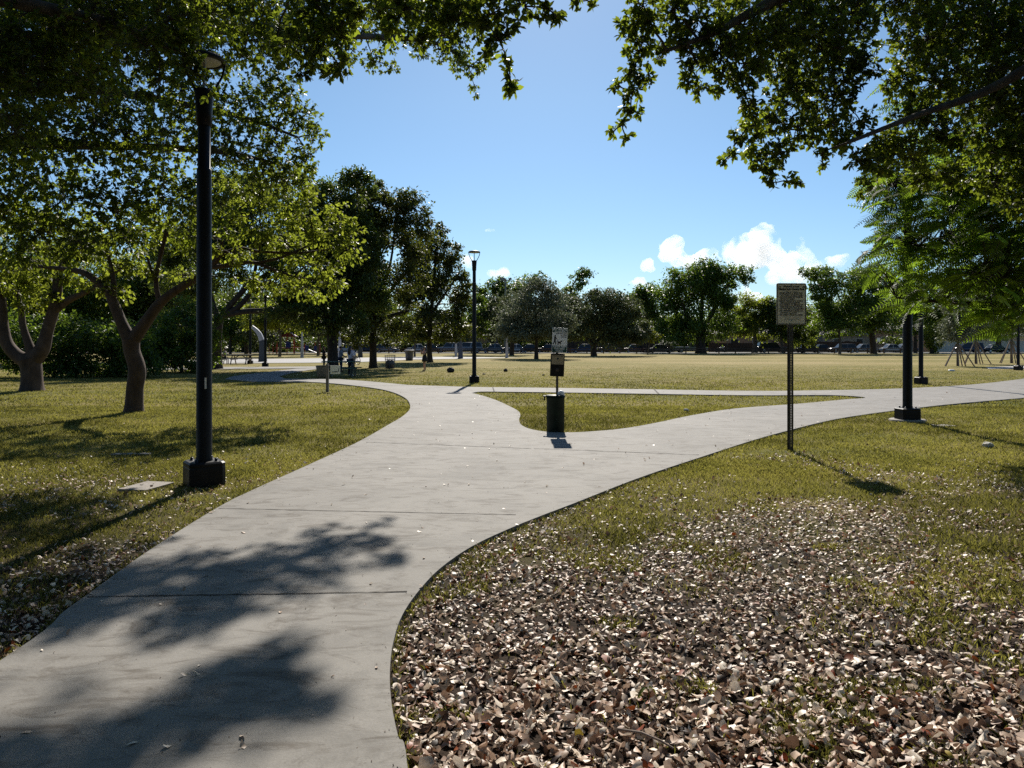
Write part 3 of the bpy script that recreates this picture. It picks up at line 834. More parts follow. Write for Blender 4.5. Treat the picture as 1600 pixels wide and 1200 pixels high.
# ---- park rules sign
def rules_sign():
    t = empty('rules_sign', 'cream park rules sign with black border on a perforated metal post', 'sign', G(1236, 704), R(4))
    D = G(1236, 704).y
    # post: U channel with a row of real holes
    Hh = 2.42; q = MB()
    w, hole, rung = 0.034, 0.010, 0.014
    sidew = (w - hole) / 2
    for s in (-1, 1):
        q.box((s * (hole / 2 + sidew / 2), 0, Hh / 2 - 0.1), (sidew, 0.004, Hh + 0.2))
        q.box((s * (w / 2 + 0.0105), 0.0125, Hh / 2 - 0.1), (0.004, 0.029, Hh + 0.2))
        q.box((s * (w / 2 + 0.022), 0.026, Hh / 2 - 0.1), (0.019, 0.004, Hh + 0.2))
        q.box((s * (w / 2 + 0.0042), 0.0, Hh / 2 - 0.1), (0.0084, 0.0038, Hh + 0.2))
    z = 0.06
    while z < Hh:
        q.box((0, 0, z), (hole, 0.0036, rung)); z += 0.0254
    q.box((0, 0, 0.02), (hole, 0.0036, 0.066))
    q.build('post', M['galv'], t)
    # panel
    cw, ch = 0.235, 0.318; zc = 1.65 - (475 - HZ) / F * D
    def rr(hw, hh, r):
        o = []
        for cx, cz, a0 in ((hw - r, hh - r, 0), (-hw + r, hh - r, 90), (-hw + r, -hh + r, 180), (hw - r, -hh + r, 270)):
            for k in range(6):
                a = R(a0 + 90 * k / 5); o.append((cx + r * math.cos(a), cz + r * math.sin(a)))
        return o
    XZ = lambda a, b, h: Vector((a, h, zc + b))
    MB().prism(rr(cw, ch, 0.025), -0.012, -0.007, XZ).build('panel', M['signface'], t)
    def frame_ring(hw, hh, r, w_, y):
        o, i = rr(hw, hh, r), rr(hw - w_, hh - w_, max(r - w_, 0.004)); n = len(o)
        mb = MB().add([XZ(a, b, y) for a, b in o] + [XZ(a, b, y) for a, b in i], [(k, (k + 1) % n, n + (k + 1) % n, n + k) for k in range(n)])
        return mb
    frame_ring(cw - 0.004, ch - 0.004, 0.022, 0.013, -0.0132).build('printed_border', M['signblack'], t)
    y = -0.0135
    L = []
    L.append(('Welcome to your', 0.042, (0, y, zc + 0.255), 'CENTER', 0.002, 0.26))
    L.append(('Miami-Dade County Park', 0.047, (0, y, zc + 0.212), 'CENTER', 0.0026, 0.41))
    L.append(('for your safety and enjoyment', 0.020, (0, y, zc + 0.186), 'CENTER', 0.0, 0.2))
    body = [('\u2022 PLEASE LEAVE IT A CLEAN PARK', 0), ('\u2022 PLAY AREAS CLOSE AT DUSK', 0), ('\u2022 ALCOHOLIC BEVERAGES PROHIBITED', 0), ('   WITHOUT PERMIT', 0), ('\u2022 REMOVAL OR DAMAGE TO NATURAL', 0), ('   RESOURCES PROHIBITED', 0),
            ('\u2022 HARASSMENT OR FEEDING OF', 0), ('   PARK ANIMALS PROHIBITED', 0), ('\u2022 NO VEHICLES ALLOWED OFF', 0), ('\u2022 NO OVERNIGHT PARKING OR', 0), ('   CAMPING ALLOWED', 0), ('\u2022 NO DUMPING WITHOUT A PERMIT', 0)]
    zz = zc + 0.158
    for i, (s, _) in enumerate(body):
        L.append((s, 0.028, (-0.2, y, zz), 'LEFT', 0.0016, 0.38)); zz -= 0.0305
    for i, s in enumerate(['Violators are subject to county ordinances', 'Park hours sunrise to sunset', 'Parks and Recreation Department']):
        L.append((s, 0.017, (0, y, zz + 0.006), 'CENTER', 0.0, 0.36)); zz -= 0.021
    merge_txt(L, M['signblack'], t, 'lettering')
    merge_txt([('ROADWAYS', 0.0265, (0.105, y, zc + 0.158 - 0.0305 * 8), 'LEFT', 0.0008, 0.1)], M['signred'], t, 'red_lettering')
    for s in (-1, 1):      # small corner emblems
        MB().prism([(s * 0.19 + a * 0.023, 0.262 + b) for a, b in ((-1, -0.008), (1, -0.008), (1, 0.006), (0.3, 0.013), (-0.1, 0.002), (-1, 0.0))][::1], y - 0.0004, y, XZ).build('emblem', M['signblack'], t)
    for dz in (-0.27, 0.27):
        MB().lathe([(0.0, 0.003), (0.006, 0.002), (0.008, 0.0)], 10, (0, -0.0135, zc + dz + 0.02), Matrix.Rotation(R(90), 3, 'X')).build('bolt', M['bolt'], t)
rules_sign()

# ---- pet waste station
def pet_station():
    loc = G(868, 676); D = loc.y
    t = empty('pet_waste_station', 'pet waste station: green and white sign, bag dispenser and dark bin on one post', 'waste station', loc, 0)
    X = lambda px: (px - 868) / F * D
    Z = lambda py: CH - (py - HZ) / F * D
    MB().box((X(871.5), 0.20, 0.90), (0.045, 0.045, 1.86), bev=0.004).build('post', M['galv'], t)
    tl = Matrix.Rotation(R(-1.4), 3, 'Y')
    # sign panel built flat about its centre, then leaned a little
    s = empty('sign_panel', None, None); s.parent = t
    w, h = 0.141, 0.232
    s.location = (X(875.3), 0.168, Z(531.5)); s.rotation_euler = (R(-3), R(2.0), R(-3))
    pb = MB().box((0, 0, 0), (2 * w, 0.004, 2 * h), bev=0.0015)
    del_s = s
    panel = pb.build('sign_panel', M['signwhite'], t)
    panel.location = s.location; panel.rotation_euler = s.rotation_euler
    bpy.data.objects.remove(del_s)
    y = -0.0042
    MB().box((0, y + 0.0015, h - 0.046), (2 * w - 0.016, 0.002, 0.078)).build('green_band', M['signgreen'], panel)
    MB().box((0, y + 0.0015, -h + 0.068), (2 * w - 0.016, 0.002, 0.122)).build('green_band', M['signgreen'], panel)
    y2 = y - 0.0008
    merge_txt([('PET WASTE', 0.056, (0, y2, h - 0.052), 'CENTER', 0.0022, 0.25), ('TRANSMITS DISEASE', 0.022, (0, y2, h - 0.078), 'CENTER', 0.001, 0.22)], M['signwhite'], panel, 'heading_lettering')
    merge_txt([('PLEASE KEEP', 0.042, (0, y2, -h + 0.098), 'CENTER', 0.0015, 0.25), ('THIS AREA', 0.042, (0, y2, -h + 0.058), 'CENTER', 0.0015, 0.2), ('CLEAN', 0.042, (0, y2, -h + 0.018), 'CENTER', 0.0015, 0.15)], M['signwhite'], panel, 'footer_lettering')
    merge_txt([('LEASH AND CLEAN', 0.027, (0.03, y2 + .001, h - 0.118), 'CENTER', 0.001, 0.2), ('UP AFTER', 0.027, (0.075, y2 + .001, h - 0.150), 'CENTER', 0.001, 0.11), ('YOUR PET', 0.027, (0.075, y2 + .001, h - 0.182), 'CENTER', 0.001, 0.11)], M['signblack'], panel, 'black_lettering')
    XZ = lambda a, b, hh: Vector((a, hh, b))
    pic = MB()
    yy = y2
    def limb(pts, wd):
        for (a, b), (c, d) in zip(pts, pts[1:]):
            v = Vector((c - a, d - b)); n_ = Vector((-v.y, v.x)).normalized() * wd / 2
            pic.add([(a + n_.x, yy, b + n_.y), (a - n_.x, yy, b - n_.y), (c - n_.x, yy, d - n_.y), (c + n_.x, yy, d + n_.y)], [(0, 1, 2, 3)])
    pic.add([(-0.085 + 0.013 * math.cos(k * .6283), yy, 0.082 + 0.013 * math.sin(k * .6283)) for k in range(10)], [tuple(range(10))])
    limb([(-0.086, 0.068), (-0.088, 0.0)], 0.030); limb([(-0.086, 0.06), (-0.058, 0.034), (-0.05, 0.02)], 0.011)
    limb([(-0.092, 0.005), (-0.1, -0.04), (-0.122, -0.082)], 0.016); limb([(-0.086, 0.005), (-0.078, -0.04), (-0.070, -0.085)], 0.016)
    limb([(-0.05, 0.02), (-0.02, -0.035)], 0.004)
    limb([(-0.03, -0.042), (0.02, -0.042)], 0.026); limb([(0.016, -0.04), (0.032, -0.018)], 0.018); limb([(0.026, -0.014), (0.048, -0.017)], 0.018)
    for a in (-0.028, -0.02, 0.012, 0.02): limb([(a, -0.05), (a - 0.004, -0.085)], 0.008)
    limb([(-0.03, -0.04), (-0.045, -0.02)], 0.007)
    pic.build('pictogram', M['signblack'], panel)
    # dispenser
    dw, dh = 0.128, 0.212
    d = MB().box((0, 0, 0), (2 * dw, 0.10, 2 * dh), bev=0.008).build('bag_dispenser', M['blackbox'], t)
    d.location = (X(871.5), 0.13, Z(570.5)); d.rotation_euler = (0, R(2.5), 0)
    MB().box((0, -0.0525, 0.098), (2 * dw - 0.03, 0.006, 0.175), bev=0.002).build('label_plate', M['tanbox'], d)
    merge_txt([('DOG WASTE BAGS', 0.022, (0, -0.0562, 0.160), 'CENTER', 0.0006, 0.18)], M['signblack'], d, 'lettering')
    MB().lathe([(0.018, 0), (0.018, 0.002), (0.0, 0.002)], 12, (0, -0.0555, 0.115), Matrix.Rotation(R(90), 3, 'X')).build('emblem', M['signblack'], d)
    MB().lathe([(0.0, 0.001), (0.035, 0.001), (0.035, 0.0)], 14, (0, -0.0505, -0.09), Matrix.Rotation(R(90), 3, 'X')).build('bag_slot', M['joint'], d)
    # bin
    bz = Z(620); rb = 0.165
    bi = MB().lathe([(0.0, 0.005), (rb * .94, 0.005), (rb * .97, 0.03), (rb, 0.05), (rb, bz - 0.03), (rb * 1.03, bz - 0.025), (rb * 1.03, bz - 0.005), (rb * 0.97, bz - 0.005), (rb * .96, bz - 0.15), (0, bz - 0.16)], 30).build('bin', M['bin_green'], t)
    lid = MB().lathe([(rb * 1.09, bz), (rb * 1.09, bz + 0.022), (rb * 1.0, bz + 0.034), (0, bz + 0.04)], 30)
    lid.box((-0.19, 0, bz + 0.012), (0.07, 0.10, 0.02), bev=0.004)
    lid.build('lid', M['bin_green'], bi)
    MB().box((-0.205, -0.01, bz - 0.03), (0.022, 0.05, 0.075), bev=0.004).build('hinge', M['bin_green'], bi)
    rg = random.Random(4)
    bag = MB().sphere((X(876.5), -0.03, bz + 0.055), (0.062, 0.055, 0.065), 3, 0.06, rg).build('plastic_bag', M['bag'])
    bag.location = loc
    tag(bag, 'crumpled white plastic bag lying on the lid of the waste station bin', 'plastic bag')
pet_station()

# ---- concrete access covers
def cover(label, pxc, w, d, rz, h=0.03):
    c = G(*pxc)
    t = empty('access_cover', label, 'access cover', c, rz, 'concrete access covers')
    MB().box((0, 0, 0.005), (w, d, h * 2), bev=0.008).build('cover_plate', M['cover'], t)
    for s in (-1, 1):
        MB().box((s * w * 0.18, 0, h + 0.007), (w * 0.10, 0.016, 0.006), bev=0.002).build('lifting_slot', M['joint'], t)
cover('pale concrete cover plate in leafy grass beside the nearest lamp', (229, 763), 0.36, 0.50, R(-12))
cover('weathered flat cover plate right of the lamp on its concrete footing', (1474, 665.5), 0.36, 0.30, R(8), 0.012)
cover('narrow pale slab edge lying in the shaded grass left of the nearest lamp', (205, 710.5), 0.55, 0.13, R(2), 0.015)

def rock(label, px, py, w, h, seed, cat='rock'):
    rg = random.Random(seed)
    o = MB().sphere((0, 0, h * 0.4), (w / 2, w / 2.4, h * 0.62), 2, 0.16, rg).build('rock', M['rock'])
    for p in o.data.polygons: p.use_smooth = False
    o.location = G(px, py)
    tag(o, label, cat)
rock('pale stone on the right-hand grass beyond the sign shadow', 1543, 699, 0.17, 0.085, 1)
rock('small pale stone in the triangular grass island', 1072, 643, 0.13, 0.07, 2)
o = MB().sphere((0, 0, 0.05), (0.22, 0.12, 0.06), 2, 0.15, random.Random(9)).build('litter_bag', M['bag']); o.location = G(1487, 580)
tag(o, 'white scrap of plastic on the grass before the staked trees', 'litter')

# ---- green seedling in the dry leaves
def seedling():
    c = G(1013, 1097, .03)
    t = empty('seedling', 'two leaved bright green seedling among the dry leaves', 'seedling', c)
    MB().tube([(0, 0, 0), (0.002, 0, 0.035), (0.0, 0, 0.062)], 0.0022, 6).build('stem', M['lf_bright'], t)
    for s, L in ((-1, 0.062), (1, 0.045)):
        vs = []; fs = []
        for i in range(6):
            u = i / 5; wdt = 0.026 * math.sin(math.pi * (u * 0.9 + 0.06)) ** 0.8
            x = s * (0.004 + L * u * 0.8); z = 0.062 + 0.012 * u - 0.055 * u * u
            vs += [(x, -wdt / 2, z + 0.006), (x, 0, z), (x, wdt / 2, z + 0.006)]
            if i: fs += [(3 * i - 3, 3 * i - 2, 3 * i + 1, 3 * i), (3 * i - 2, 3 * i - 1, 3 * i + 2, 3 * i + 1)]
        lf = MB().add(vs, fs, True).build('leaf', M['lf_bright'], t)
        lf.rotation_euler = (0, 0, R(15))
seedling()
st = MB().tube([(-0.11, 0.09, 0.030), (-0.02, 0.03, 0.045), (0.05, -0.03, 0.042), (0.09, -0.075, 0.036)], [0.006, 0.006, 0.005, 0.004], 7).build('stick', M['stake'])
st.location = G(1012, 1168); tag(st, 'bare pale stick lying on the dry leaves below the seedling', 'stick')

# ---- bags and balls on the field
def field_bag(label, px, py, w, h, seed, name='duffel_bag', cat='bag'):
    c = G(px, py)
    t = empty(name, label, cat, c, 0, 'dark bags left on the field')
    MB().sphere((0, 0, h * 0.45), (w / 2, w * 0.36, h * 0.58), 3, 0.035, random.Random(seed)).build('bag_body', M['darkbag'], t)
    MB().tube(catmull([(-w * .25, 0, h * .9), (-w * .12, 0, h * 1.12), (w * .12, 0, h * 1.12), (w * .25, 0, h * .9)], 4), 0.012, 6).build('handle', M['darkbag'], t)
field_bag('largest black bag on the field, left of the middle lamp post', 704, 582, 0.44, 0.27, 1)
field_bag('black rounded bag on the field, right of the middle lamp post', 790, 581, 0.24, 0.17, 2)
field_bag('tiny black bag just right of the middle lamp base', 756, 585.3, 0.18, 0.055, 3)
field_bag('small dark bag on the field left of the bag dispenser', 849, 587, 0.16, 0.06, 4)

# ---- wooden post with small white notice and a tan bin behind it
def notice():
    c = G(511.5, 612); t = empty('notice_post', 'short grey wooden post with a small white notice, left of the fork', 'sign post', c)
    MB().box((0, 0, 0.46), (0.09, 0.09, 0.96), bev=0.006).build('post', M['woodgrey'], t)
    p = MB().box((0.27, -0.012, 0.745), (0.33, 0.02, 0.29), bev=0.004).build('panel', M['signwhite'], t)
    m_ = MB(); m_.box((0.25, -0.0235, 0.668), (0.20, 0.003, 0.02)); m_.box((0.385, -0.0235, 0.735), (0.02, 0.003, 0.12)); m_.box((0.30, -0.0235, 0.69), (0.12, 0.003, 0.012))
    m_.build('dark_print', M['signblack'], p)
    MB().box((0.05, 0.02, 0.86), (0.5, 0.02, 0.045), bev=0.004).build('bracket', M['galv'], t)
notice()
c = G(503, 590.5); t = empty('round_bin', 'tan round wicker bin in the shade behind the short wooden post', 'bin', c)
MB().lathe([(0, 0.02), (0.19, 0.02), (0.23, 0.1), (0.262, 0.45), (0.275, 0.56), (0.262, 0.575), (0.235, 0.57), (0.225, 0.4), (0, 0.3)], 24).build('bin_body', M['tan'], t)
MB().lathe([(0.27, 0.53), (0.29, 0.545), (0.29, 0.575), (0.262, 0.59), (0.25, 0.58)], 24).build('rim', M['stake'], t)

# ---- picnic tables
def picnic_table(label, c, L, rz, top_mat, leg_mat, wooden):
    t = empty('picnic_table', label, 'picnic table', c, rz, 'picnic tables')
    tt = MB()
    for i in range(5): tt.box((0, (i - 2) * 0.155, 0.745), (L, 0.143, 0.045), bev=0.006)
    tt.build('tabletop', top_mat, t)
    for s in (-1, 1):
        q = MB()
        for i in range(2): q.box((0, s * (0.62 + i * 0.15), 0.44), (L, 0.14, 0.045), bev=0.006)
        q.build('bench', top_mat, t)
    for s in (-1, 1):
        x = s * L * 0.33
        q = MB()
        if wooden:
            for k in (-1, 1):
                q.tube([(x, k * 0.62, 0.0), (x, k * 0.18, 0.72)], 0.045, 6)
            q.box((x + 0.06, 0, 0.395), (0.04, 1.5, 0.09)); q.box((x + 0.06, 0, 0.69), (0.04, 0.7, 0.07))
        else:
            for k in (-1, 1):
                q.tube(catmull([(x, 0.0, 0.70), (x, k * 0.28, 0.70), (x, k * 0.36, 0.55), (x, k * 0.36, 0.1), (x, k * 0.42, 0.03), (x, k * 0.62, 0.03), (x, k * 0.70, 0.1), (x, k * 0.70, 0.40)], 3), 0.024, 8)
        q.build('leg', leg_mat, t)
    if wooden:
        MB().tube([(-L * .33, 0, .40), (-.1, 0, .69)], 0.035, 6).tube([(L * .33, 0, .40), (.1, 0, .69)], 0.035, 6).build('brace', leg_mat, t)
    return t
picnic_table('green topped picnic table with looped metal legs behind the short wooden post', G(533, 589), 1.75, R(2), M['tablegreen'], M['tube'], False)
picnic_table('dark wooden picnic table with the seated person, beyond the nearest lamp', G(376, 569), 1.75, R(0), M['woodgrey'], M['woodgrey'], True)

# ---- litter bins
def basket_bin():
    c = G(609.5, 575.5); t = empty('wire_bin', 'open wire litter basket with a grey liner by the tall trunk', 'bin', c)
    q = MB(); r0, r1, h = 0.30, 0.34, 0.86
    for k in range(16):
        a = 2 * math.pi * k / 16
        q.tube([(r0 * math.cos(a), r0 * math.sin(a), 0.03), (r1 * math.cos(a), r1 * math.sin(a), h)], 0.012, 5)
    for z, r in ((0.03, r0), (0.3, 0.312), (0.57, 0.326), (h, r1)):
        q.tube([(r * math.cos(2 * math.pi * k / 24), r * math.sin(2 * math.pi * k / 24), z) for k in range(25)], 0.016, 6, caps=False)
    q.build('basket', M['mesh'], t)
    MB().lathe([(0, 0.05), (0.26, 0.05), (0.285, 0.3), (0.295, 0.42), (0.20, 0.52), (0.05, 0.56), (0, 0.56)], 18).build('liner', M['liner'], t)
basket_bin()
c = G(639.5, 563.3); t = empty('barrel_bin', 'blue grey barrel bin with flared rim at the plaza edge', 'bin', c)
MB().lathe([(0, 0.0), (0.33, 0.0), (0.36, 0.3), (0.38, 0.80), (0.40, 0.82)], 22).build('barrel', M['bluegrey'], t)
MB().lathe([(0.40, 0.82), (0.46, 0.84), (0.47, 0.97), (0.44, 1.0), (0.30, 0.97), (0.28, 0.9)], 22).build('rim', M['mesh'], t)

# ---- curved fin sculptures on the plaza
def fin(label, px, py, h, w, bend, two=True, split=0.5, mats=('findark', 'fingrey'), dirx=-1):
    c = G(px, py); t = empty('curved_fin', label, 'sculpture', c, 0, 'curved fins around the plaza')
    def st(u):
        ang = bend * u ** 2.2
        x = dirx * h * 0.42 * (1 - math.cos(ang)) * (1.0 if bend > 0 else 0)
        z = h * (math.sin(ang * 0.62) / (0.62 * bend) * u ** 0.0 if False else u - 0.18 * max(0, u - 0.75) * bend)
        wd = w * (1.0 - 0.62 * u)
        return x, z, wd, ang
    def piece(u0, u1, name, mat):
        vs = []; fs = []; n = 12
        for i in range(n + 1):
            u = u0 + (u1 - u0) * i / n
            x, z, wd, ang = st(u)
            dx, dz = math.cos(ang * 0.9), math.sin(ang * 0.9) * (-dirx) * -1
            dz = dirx * -1 * math.sin(ang * 0.9) * -dirx * dirx
            nx, nz = math.cos(ang * 0.9), -dirx * math.sin(ang * 0.9)
            for sx, sy in ((-1, -1), (1, -1), (1, 1), (-1, 1)):
                vs.append((x + sx * wd / 2 * nx, sy * w * 0.2 * (1 - 0.4 * u), z + sx * wd / 2 * nz))
            if i:
                b = (i - 1) * 4
                fs += [(b + k, b + (k + 1) % 4, b + 4 + (k + 1) % 4, b + 4 + k) for k in range(4)]
        fs += [(3, 2, 1, 0), tuple(len(vs) - 4 + k for k in range(4))]
        MB().add(vs, fs).build(name, M[mat], t)
    piece(0, split, 'lower_fin', mats[0]); piece(split, 1.0, 'upper_fin', mats[1])
fin('bent grey fin with slate base beside the slim lamps', 410.5, 565.5, 3.25, 0.70, 1.25, split=0.58)
fin('straight pale grey fin between the playground and the dark trunk', 472, 559, 2.9, 0.36, 0.15, mats=('fingrey', 'fingrey'))
fin('grey fin partly hidden by the people at the green table', 531, 560, 2.9, 0.42, 0.2, mats=('fingrey', 'fingrey'))
fin('curved fin with slate base leaning right, left of the tall trunk', 563, 558.5, 2.8, 0.55, 1.0, split=0.5, mats=('findark', 'fingrey'), dirx=1)
fin('blue grey blade fin left of the middle lamp post', 719.5, 560.5, 2.75, 0.55, 0.7, split=0.62, mats=('bluegrey', 'bluegrey'))
fin('lighter narrow fin just left of the blue grey blade', 712.5, 557.8, 2.9, 0.34, 0.35, mats=('fingrey', 'fingrey'), dirx=1)
fin('pale grey fin in front of the tree trunks right of the middle lamp', 792, 559, 2.9, 0.36, 0.3, mats=('fingrey', 'fingrey'))

# ---- playground
def playground():
    c = G(452, 553.0); t = empty('playground', 'red posted playground with blue panels under the far trees', 'playground', c)
    k = c.y / F
    X = lambda px: (px - 452) * k
    for i, px in enumerate((420.5, 424, 428, 431.5, 446, 454.5, 460.5, 474, 488, 500)):
        hh = (1.9, 1.95, 1.9, 1.5, 2.6, 2.6, 2.2, 1.6, 1.8, 1.7)[i]
        MB().tube([(X(px), (i % 3) * 0.8, 0), (X(px), (i % 3) * 0.8, hh)], 0.06, 8).build('post', M['red'], t)
    for a, b, z0, z1 in ((446, 454, 0.75, 1.9), (476, 482, 0.5, 1.3), (490, 499, 0.5, 1.2)):
        MB().box(((X(a) + X(b)) / 2, 0.15, (z0 + z1) / 2), (X(b) - X(a), 0.05, z1 - z0), bev=0.02).build('panel', M['blue'], t)
    MB().box((X(452), 0.8, 0.9), (X(478) - X(432), 1.8, 0.10), bev=0.02).build('deck', M['red'], t)
    for z in (1.15, 1.5): MB().tube([(X(455), 0.1, z), (X(474), 0.1, z)], 0.04, 6).build('rail', M['red'], t)
    MB().add([(X(436), -0.3, 2.6), (X(462), -0.3, 2.6), (X(462), 2, 2.6), (X(436), 2, 2.6), (X(449), 0.85, 3.4)], [(0, 1, 4), (1, 2, 4), (2, 3, 4), (3, 0, 4), (3, 2, 1, 0)]).build('canopy_roof', M['red'], t)
    vs = []; fs = []
    for i in range(9):
        u = i / 8
        for s in (-1, 1): vs.append((X(476) + u * 1.9, 0.8 + s * 0.3, 0.95 - 0.85 * u ** 0.8))
        if i: fs.append((2 * i - 2, 2 * i - 1, 2 * i + 1, 2 * i))
    MB().add(vs, fs, True).build('slide', M['blue'], t)
playground()

# ---- floodlight mast behind the oaks
def mast():
    Dm = 128.0; c = Vector(((790 - 800) / F * Dm, Dm, 0)); t = empty('floodlight_mast', 'grey floodlight mast rising behind the trees right of the middle lamp', 'floodlight', c)
    H = CH + (536 - 437) / F * Dm
    MB().tube([(0, 0, 0), (0, 0, H)], [0.22, 0.13], 10).build('pole', M['flood'], t)
    MB().box((0, 0, H - 0.1), (1.6, 0.12, 0.12)).tube([(-.5, 0, H - .15), (0, 0, H - .9)], .05, 6).build('crossarm', M['flood'], t)
    for x, a in ((-0.75, 0.5), (-0.25, 0.4), (0.75, -0.3)):
        MB().box((x, -0.1, H + 0.12), (0.5, 0.3, 0.36), M=Matrix.Rotation(a, 3, 'Y'), bev=0.03).build('floodlight', M['flood'], t)
mast()

# ---- people
def skin_mesh(nodes, edges, rad, root, name, sub=1):
    me = bpy.data.meshes.new(name); me.from_pydata([tuple(v) for v in nodes], edges, [])
    o = bpy.data.objects.new(name, me); COL.objects.link(o)
    md = o.modifiers.new('s', 'SKIN'); md.use_smooth_shade = True
    for i, d in enumerate(me.skin_vertices[0].data):
        r = rad[i]; d.radius = r if hasattr(r, '__len__') else (r, r); d.use_root = (i == root)
    sb = o.modifiers.new('u', 'SUBSURF'); sb.levels = sub; sb.render_levels = sub
    dg = bpy.context.evaluated_depsgraph_get()
    r = bpy.data.meshes.new_from_object(o.evaluated_get(dg)); r.name = name
    bpy.data.objects.remove(o); bpy.data.meshes.remove(me)
    return r
BASE = dict(pelvis=(0, 0, .93), waist=(0, 0, 1.08), chest=(0, .0, 1.28), neck=(0, .0, 1.45), skull=(0, -.015, 1.55), crown=(0, -.005, 1.66), face=(0, -.055, 1.57), nose=(0, -.105, 1.575),
            shL=(.165, 0, 1.40), elL=(.215, .02, 1.13), wrL=(.225, -.05, .88), haL=(.225, -.075, .80),
            shR=(-.165, 0, 1.40), elR=(-.215, .02, 1.13), wrR=(-.225, -.05, .88), haR=(-.225, -.075, .80),
            hipL=(.09, 0, .90), knL=(.10, -.02, .49), anL=(.10, .02, .09), toL=(.115, -.13, .035),
            hipR=(-.09, 0, .90), knR=(-.10, -.02, .49), anR=(-.10, .02, .09), toR=(-.115, -.13, .035))
RAD = dict(pelvis=(.15, .105), waist=(.125, .09), chest=(.155, .10), neck=(.052, .055), skull=(.072, .085), crown=(.058, .07), face=(.055, .05), nose=.014,
           shL=.062, elL=.042, wrL=.028, haL=(.038, .02), hipL=.088, knL=.056, anL=.038, toL=(.042, .028))
for k in list(RAD):
    if k.endswith('L'): RAD[k[:-1] + 'R'] = RAD[k]
EDG = [('pelvis', 'waist'), ('waist', 'chest'), ('chest', 'neck'), ('neck', 'skull'), ('skull', 'crown'), ('skull', 'face'), ('face', 'nose')]
for s in 'LR':
    EDG += [('chest', 'sh' + s), ('sh' + s, 'el' + s), ('el' + s, 'wr' + s), ('wr' + s, 'ha' + s), ('pelvis', 'hip' + s), ('hip' + s, 'kn' + s), ('kn' + s, 'an' + s), ('an' + s, 'to' + s)]
def person(label, loc, rz, scale, pose, clothes, skin, hair):
    J = dict(BASE); J.update(pose)
    J = {k: Vector(v) for k, v in J.items()}
    t = empty('person', label, 'person', loc, rz, 'people in the park'); t.scale = (scale,) * 3
    names = list(J); idx = {k: i for i, k in enumerate(names)}
    nodes = [J[k] for k in names]; rad = [RAD[k] for k in names]; edges = [(idx[a], idx[b]) for a, b in EDG]
    for s in 'LR':       # five fingers of unequal length, slightly curled; the thumb leaves the side of the palm
        w_, h_ = J['wr' + s], J['ha' + s]
        d = (h_ - w_).normalized(); side = d.cross(Vector((0, 1, 0.3))).normalized(); nrm = d.cross(side)
        for f, ln in ((-1.5, .062), (-0.5, .075), (0.5, .07), (1.5, .055)):
            p0 = h_ + side * f * 0.019
            b0 = len(nodes)
            nodes += [p0 + d * .02, p0 + d * (.02 + ln * .5) + nrm * .008, p0 + d * (.02 + ln * .9) + nrm * .024]; rad += [.0095, .009, .008]
            edges += [(idx['ha' + s], b0), (b0, b0 + 1), (b0 + 1, b0 + 2)]
        b0 = len(nodes)
        q = w_.lerp(h_, 0.6)
        nodes += [q + side * .034 + d * .01, q + side * .05 + d * .045 + nrm * .012]; rad += [.0115, .0095]
        edges += [(idx['ha' + s], b0), (b0, b0 + 1)]
    link('body', skin_mesh(nodes, edges, rad, idx['pelvis'], 'body', 1), M[skin], t)
    def cloth(name, js, mat, grow, es=None):
        es = es or [(a, b) for a, b in EDG if a in js and b in js]
        ii = {k: i for i, k in enumerate(js)}
        nd = []; rd = []
        for k in js:
            base, g = (k.split('@') + [None])[:2] if '@' in k else (k, None)
            nd.append(J[base]); r = RAD[base]
            rd.append(tuple(x + grow for x in r) if hasattr(r, '__len__') else (r + grow, r + grow))
        link(name, skin_mesh(nd, [(ii[a], ii[b]) for a, b in es], rd, 0, name, 1), M[mat], t)
    for name, part, mat, grow in clothes:
        if part == 'top': cloth(name, ['chest', 'waist', 'pelvis', 'shL', 'shR', 'elL', 'elR'], mat, grow)
        elif part == 'vest': cloth(name, ['chest', 'waist', 'pelvis', 'shL', 'shR'], mat, grow)
        elif part == 'trousers': cloth(name, ['pelvis', 'hipL', 'hipR', 'knL', 'knR', 'anL', 'anR'], mat, grow)
        elif part == 'shorts': cloth(name, ['pelvis', 'hipL', 'hipR', 'knL', 'knR'], mat, grow)
        elif part == 'shoes':
            for s in 'LR':
                cloth(name, ['an' + s, 'to' + s], mat, grow)
        elif part == 'skirt':
            a = J['pelvis']; q = MB()
            q.lathe([(0.13, .17), (0.165, .02), (0.185, -.12), (0.20, -.27), (0.185, -.272)], 18, a)
            q.build(name, M[mat], t)
    # face and hair
    hd = J['skull'].lerp(J['crown'], 0.35); fw = (J['nose'] - J['skull']); fw.z = 0; fw.normalize(); sd = fw.cross(Vector((0, 0, 1)))
    for s in (-1, 1):
        MB().sphere(hd + fw * 0.088 + sd * 0.032 * s + Vector((0, 0, .01)), (.012, .008, .008), 1).build('eye', M['signblack'], t)
        MB().sphere(hd + sd * 0.082 * s - fw * 0.005, (.014, .022, .032), 1).build('ear', M[skin], t)
    MB().sphere(hd + fw * 0.082 - Vector((0, 0, .062)), (.022, .012, .007), 1).build('mouth', M['signred'], t)
    q = MB().sphere(hd + Vector((0, 0, .045)) - fw * .025, (.096, .105, .085), 2, .03, random.Random(3))
    if hair == 'long':
        b = hd - fw * .07
        q.tube([b + Vector((0, 0, .06)), b - fw * .03 - Vector((0, 0, .1)), b - fw * .05 - Vector((0, 0, .25)), b - fw * .04 - Vector((0, 0, .38))], [.07, .095, .09, .04], 10)
    q.build('hair', M['hair'], t)
    return t
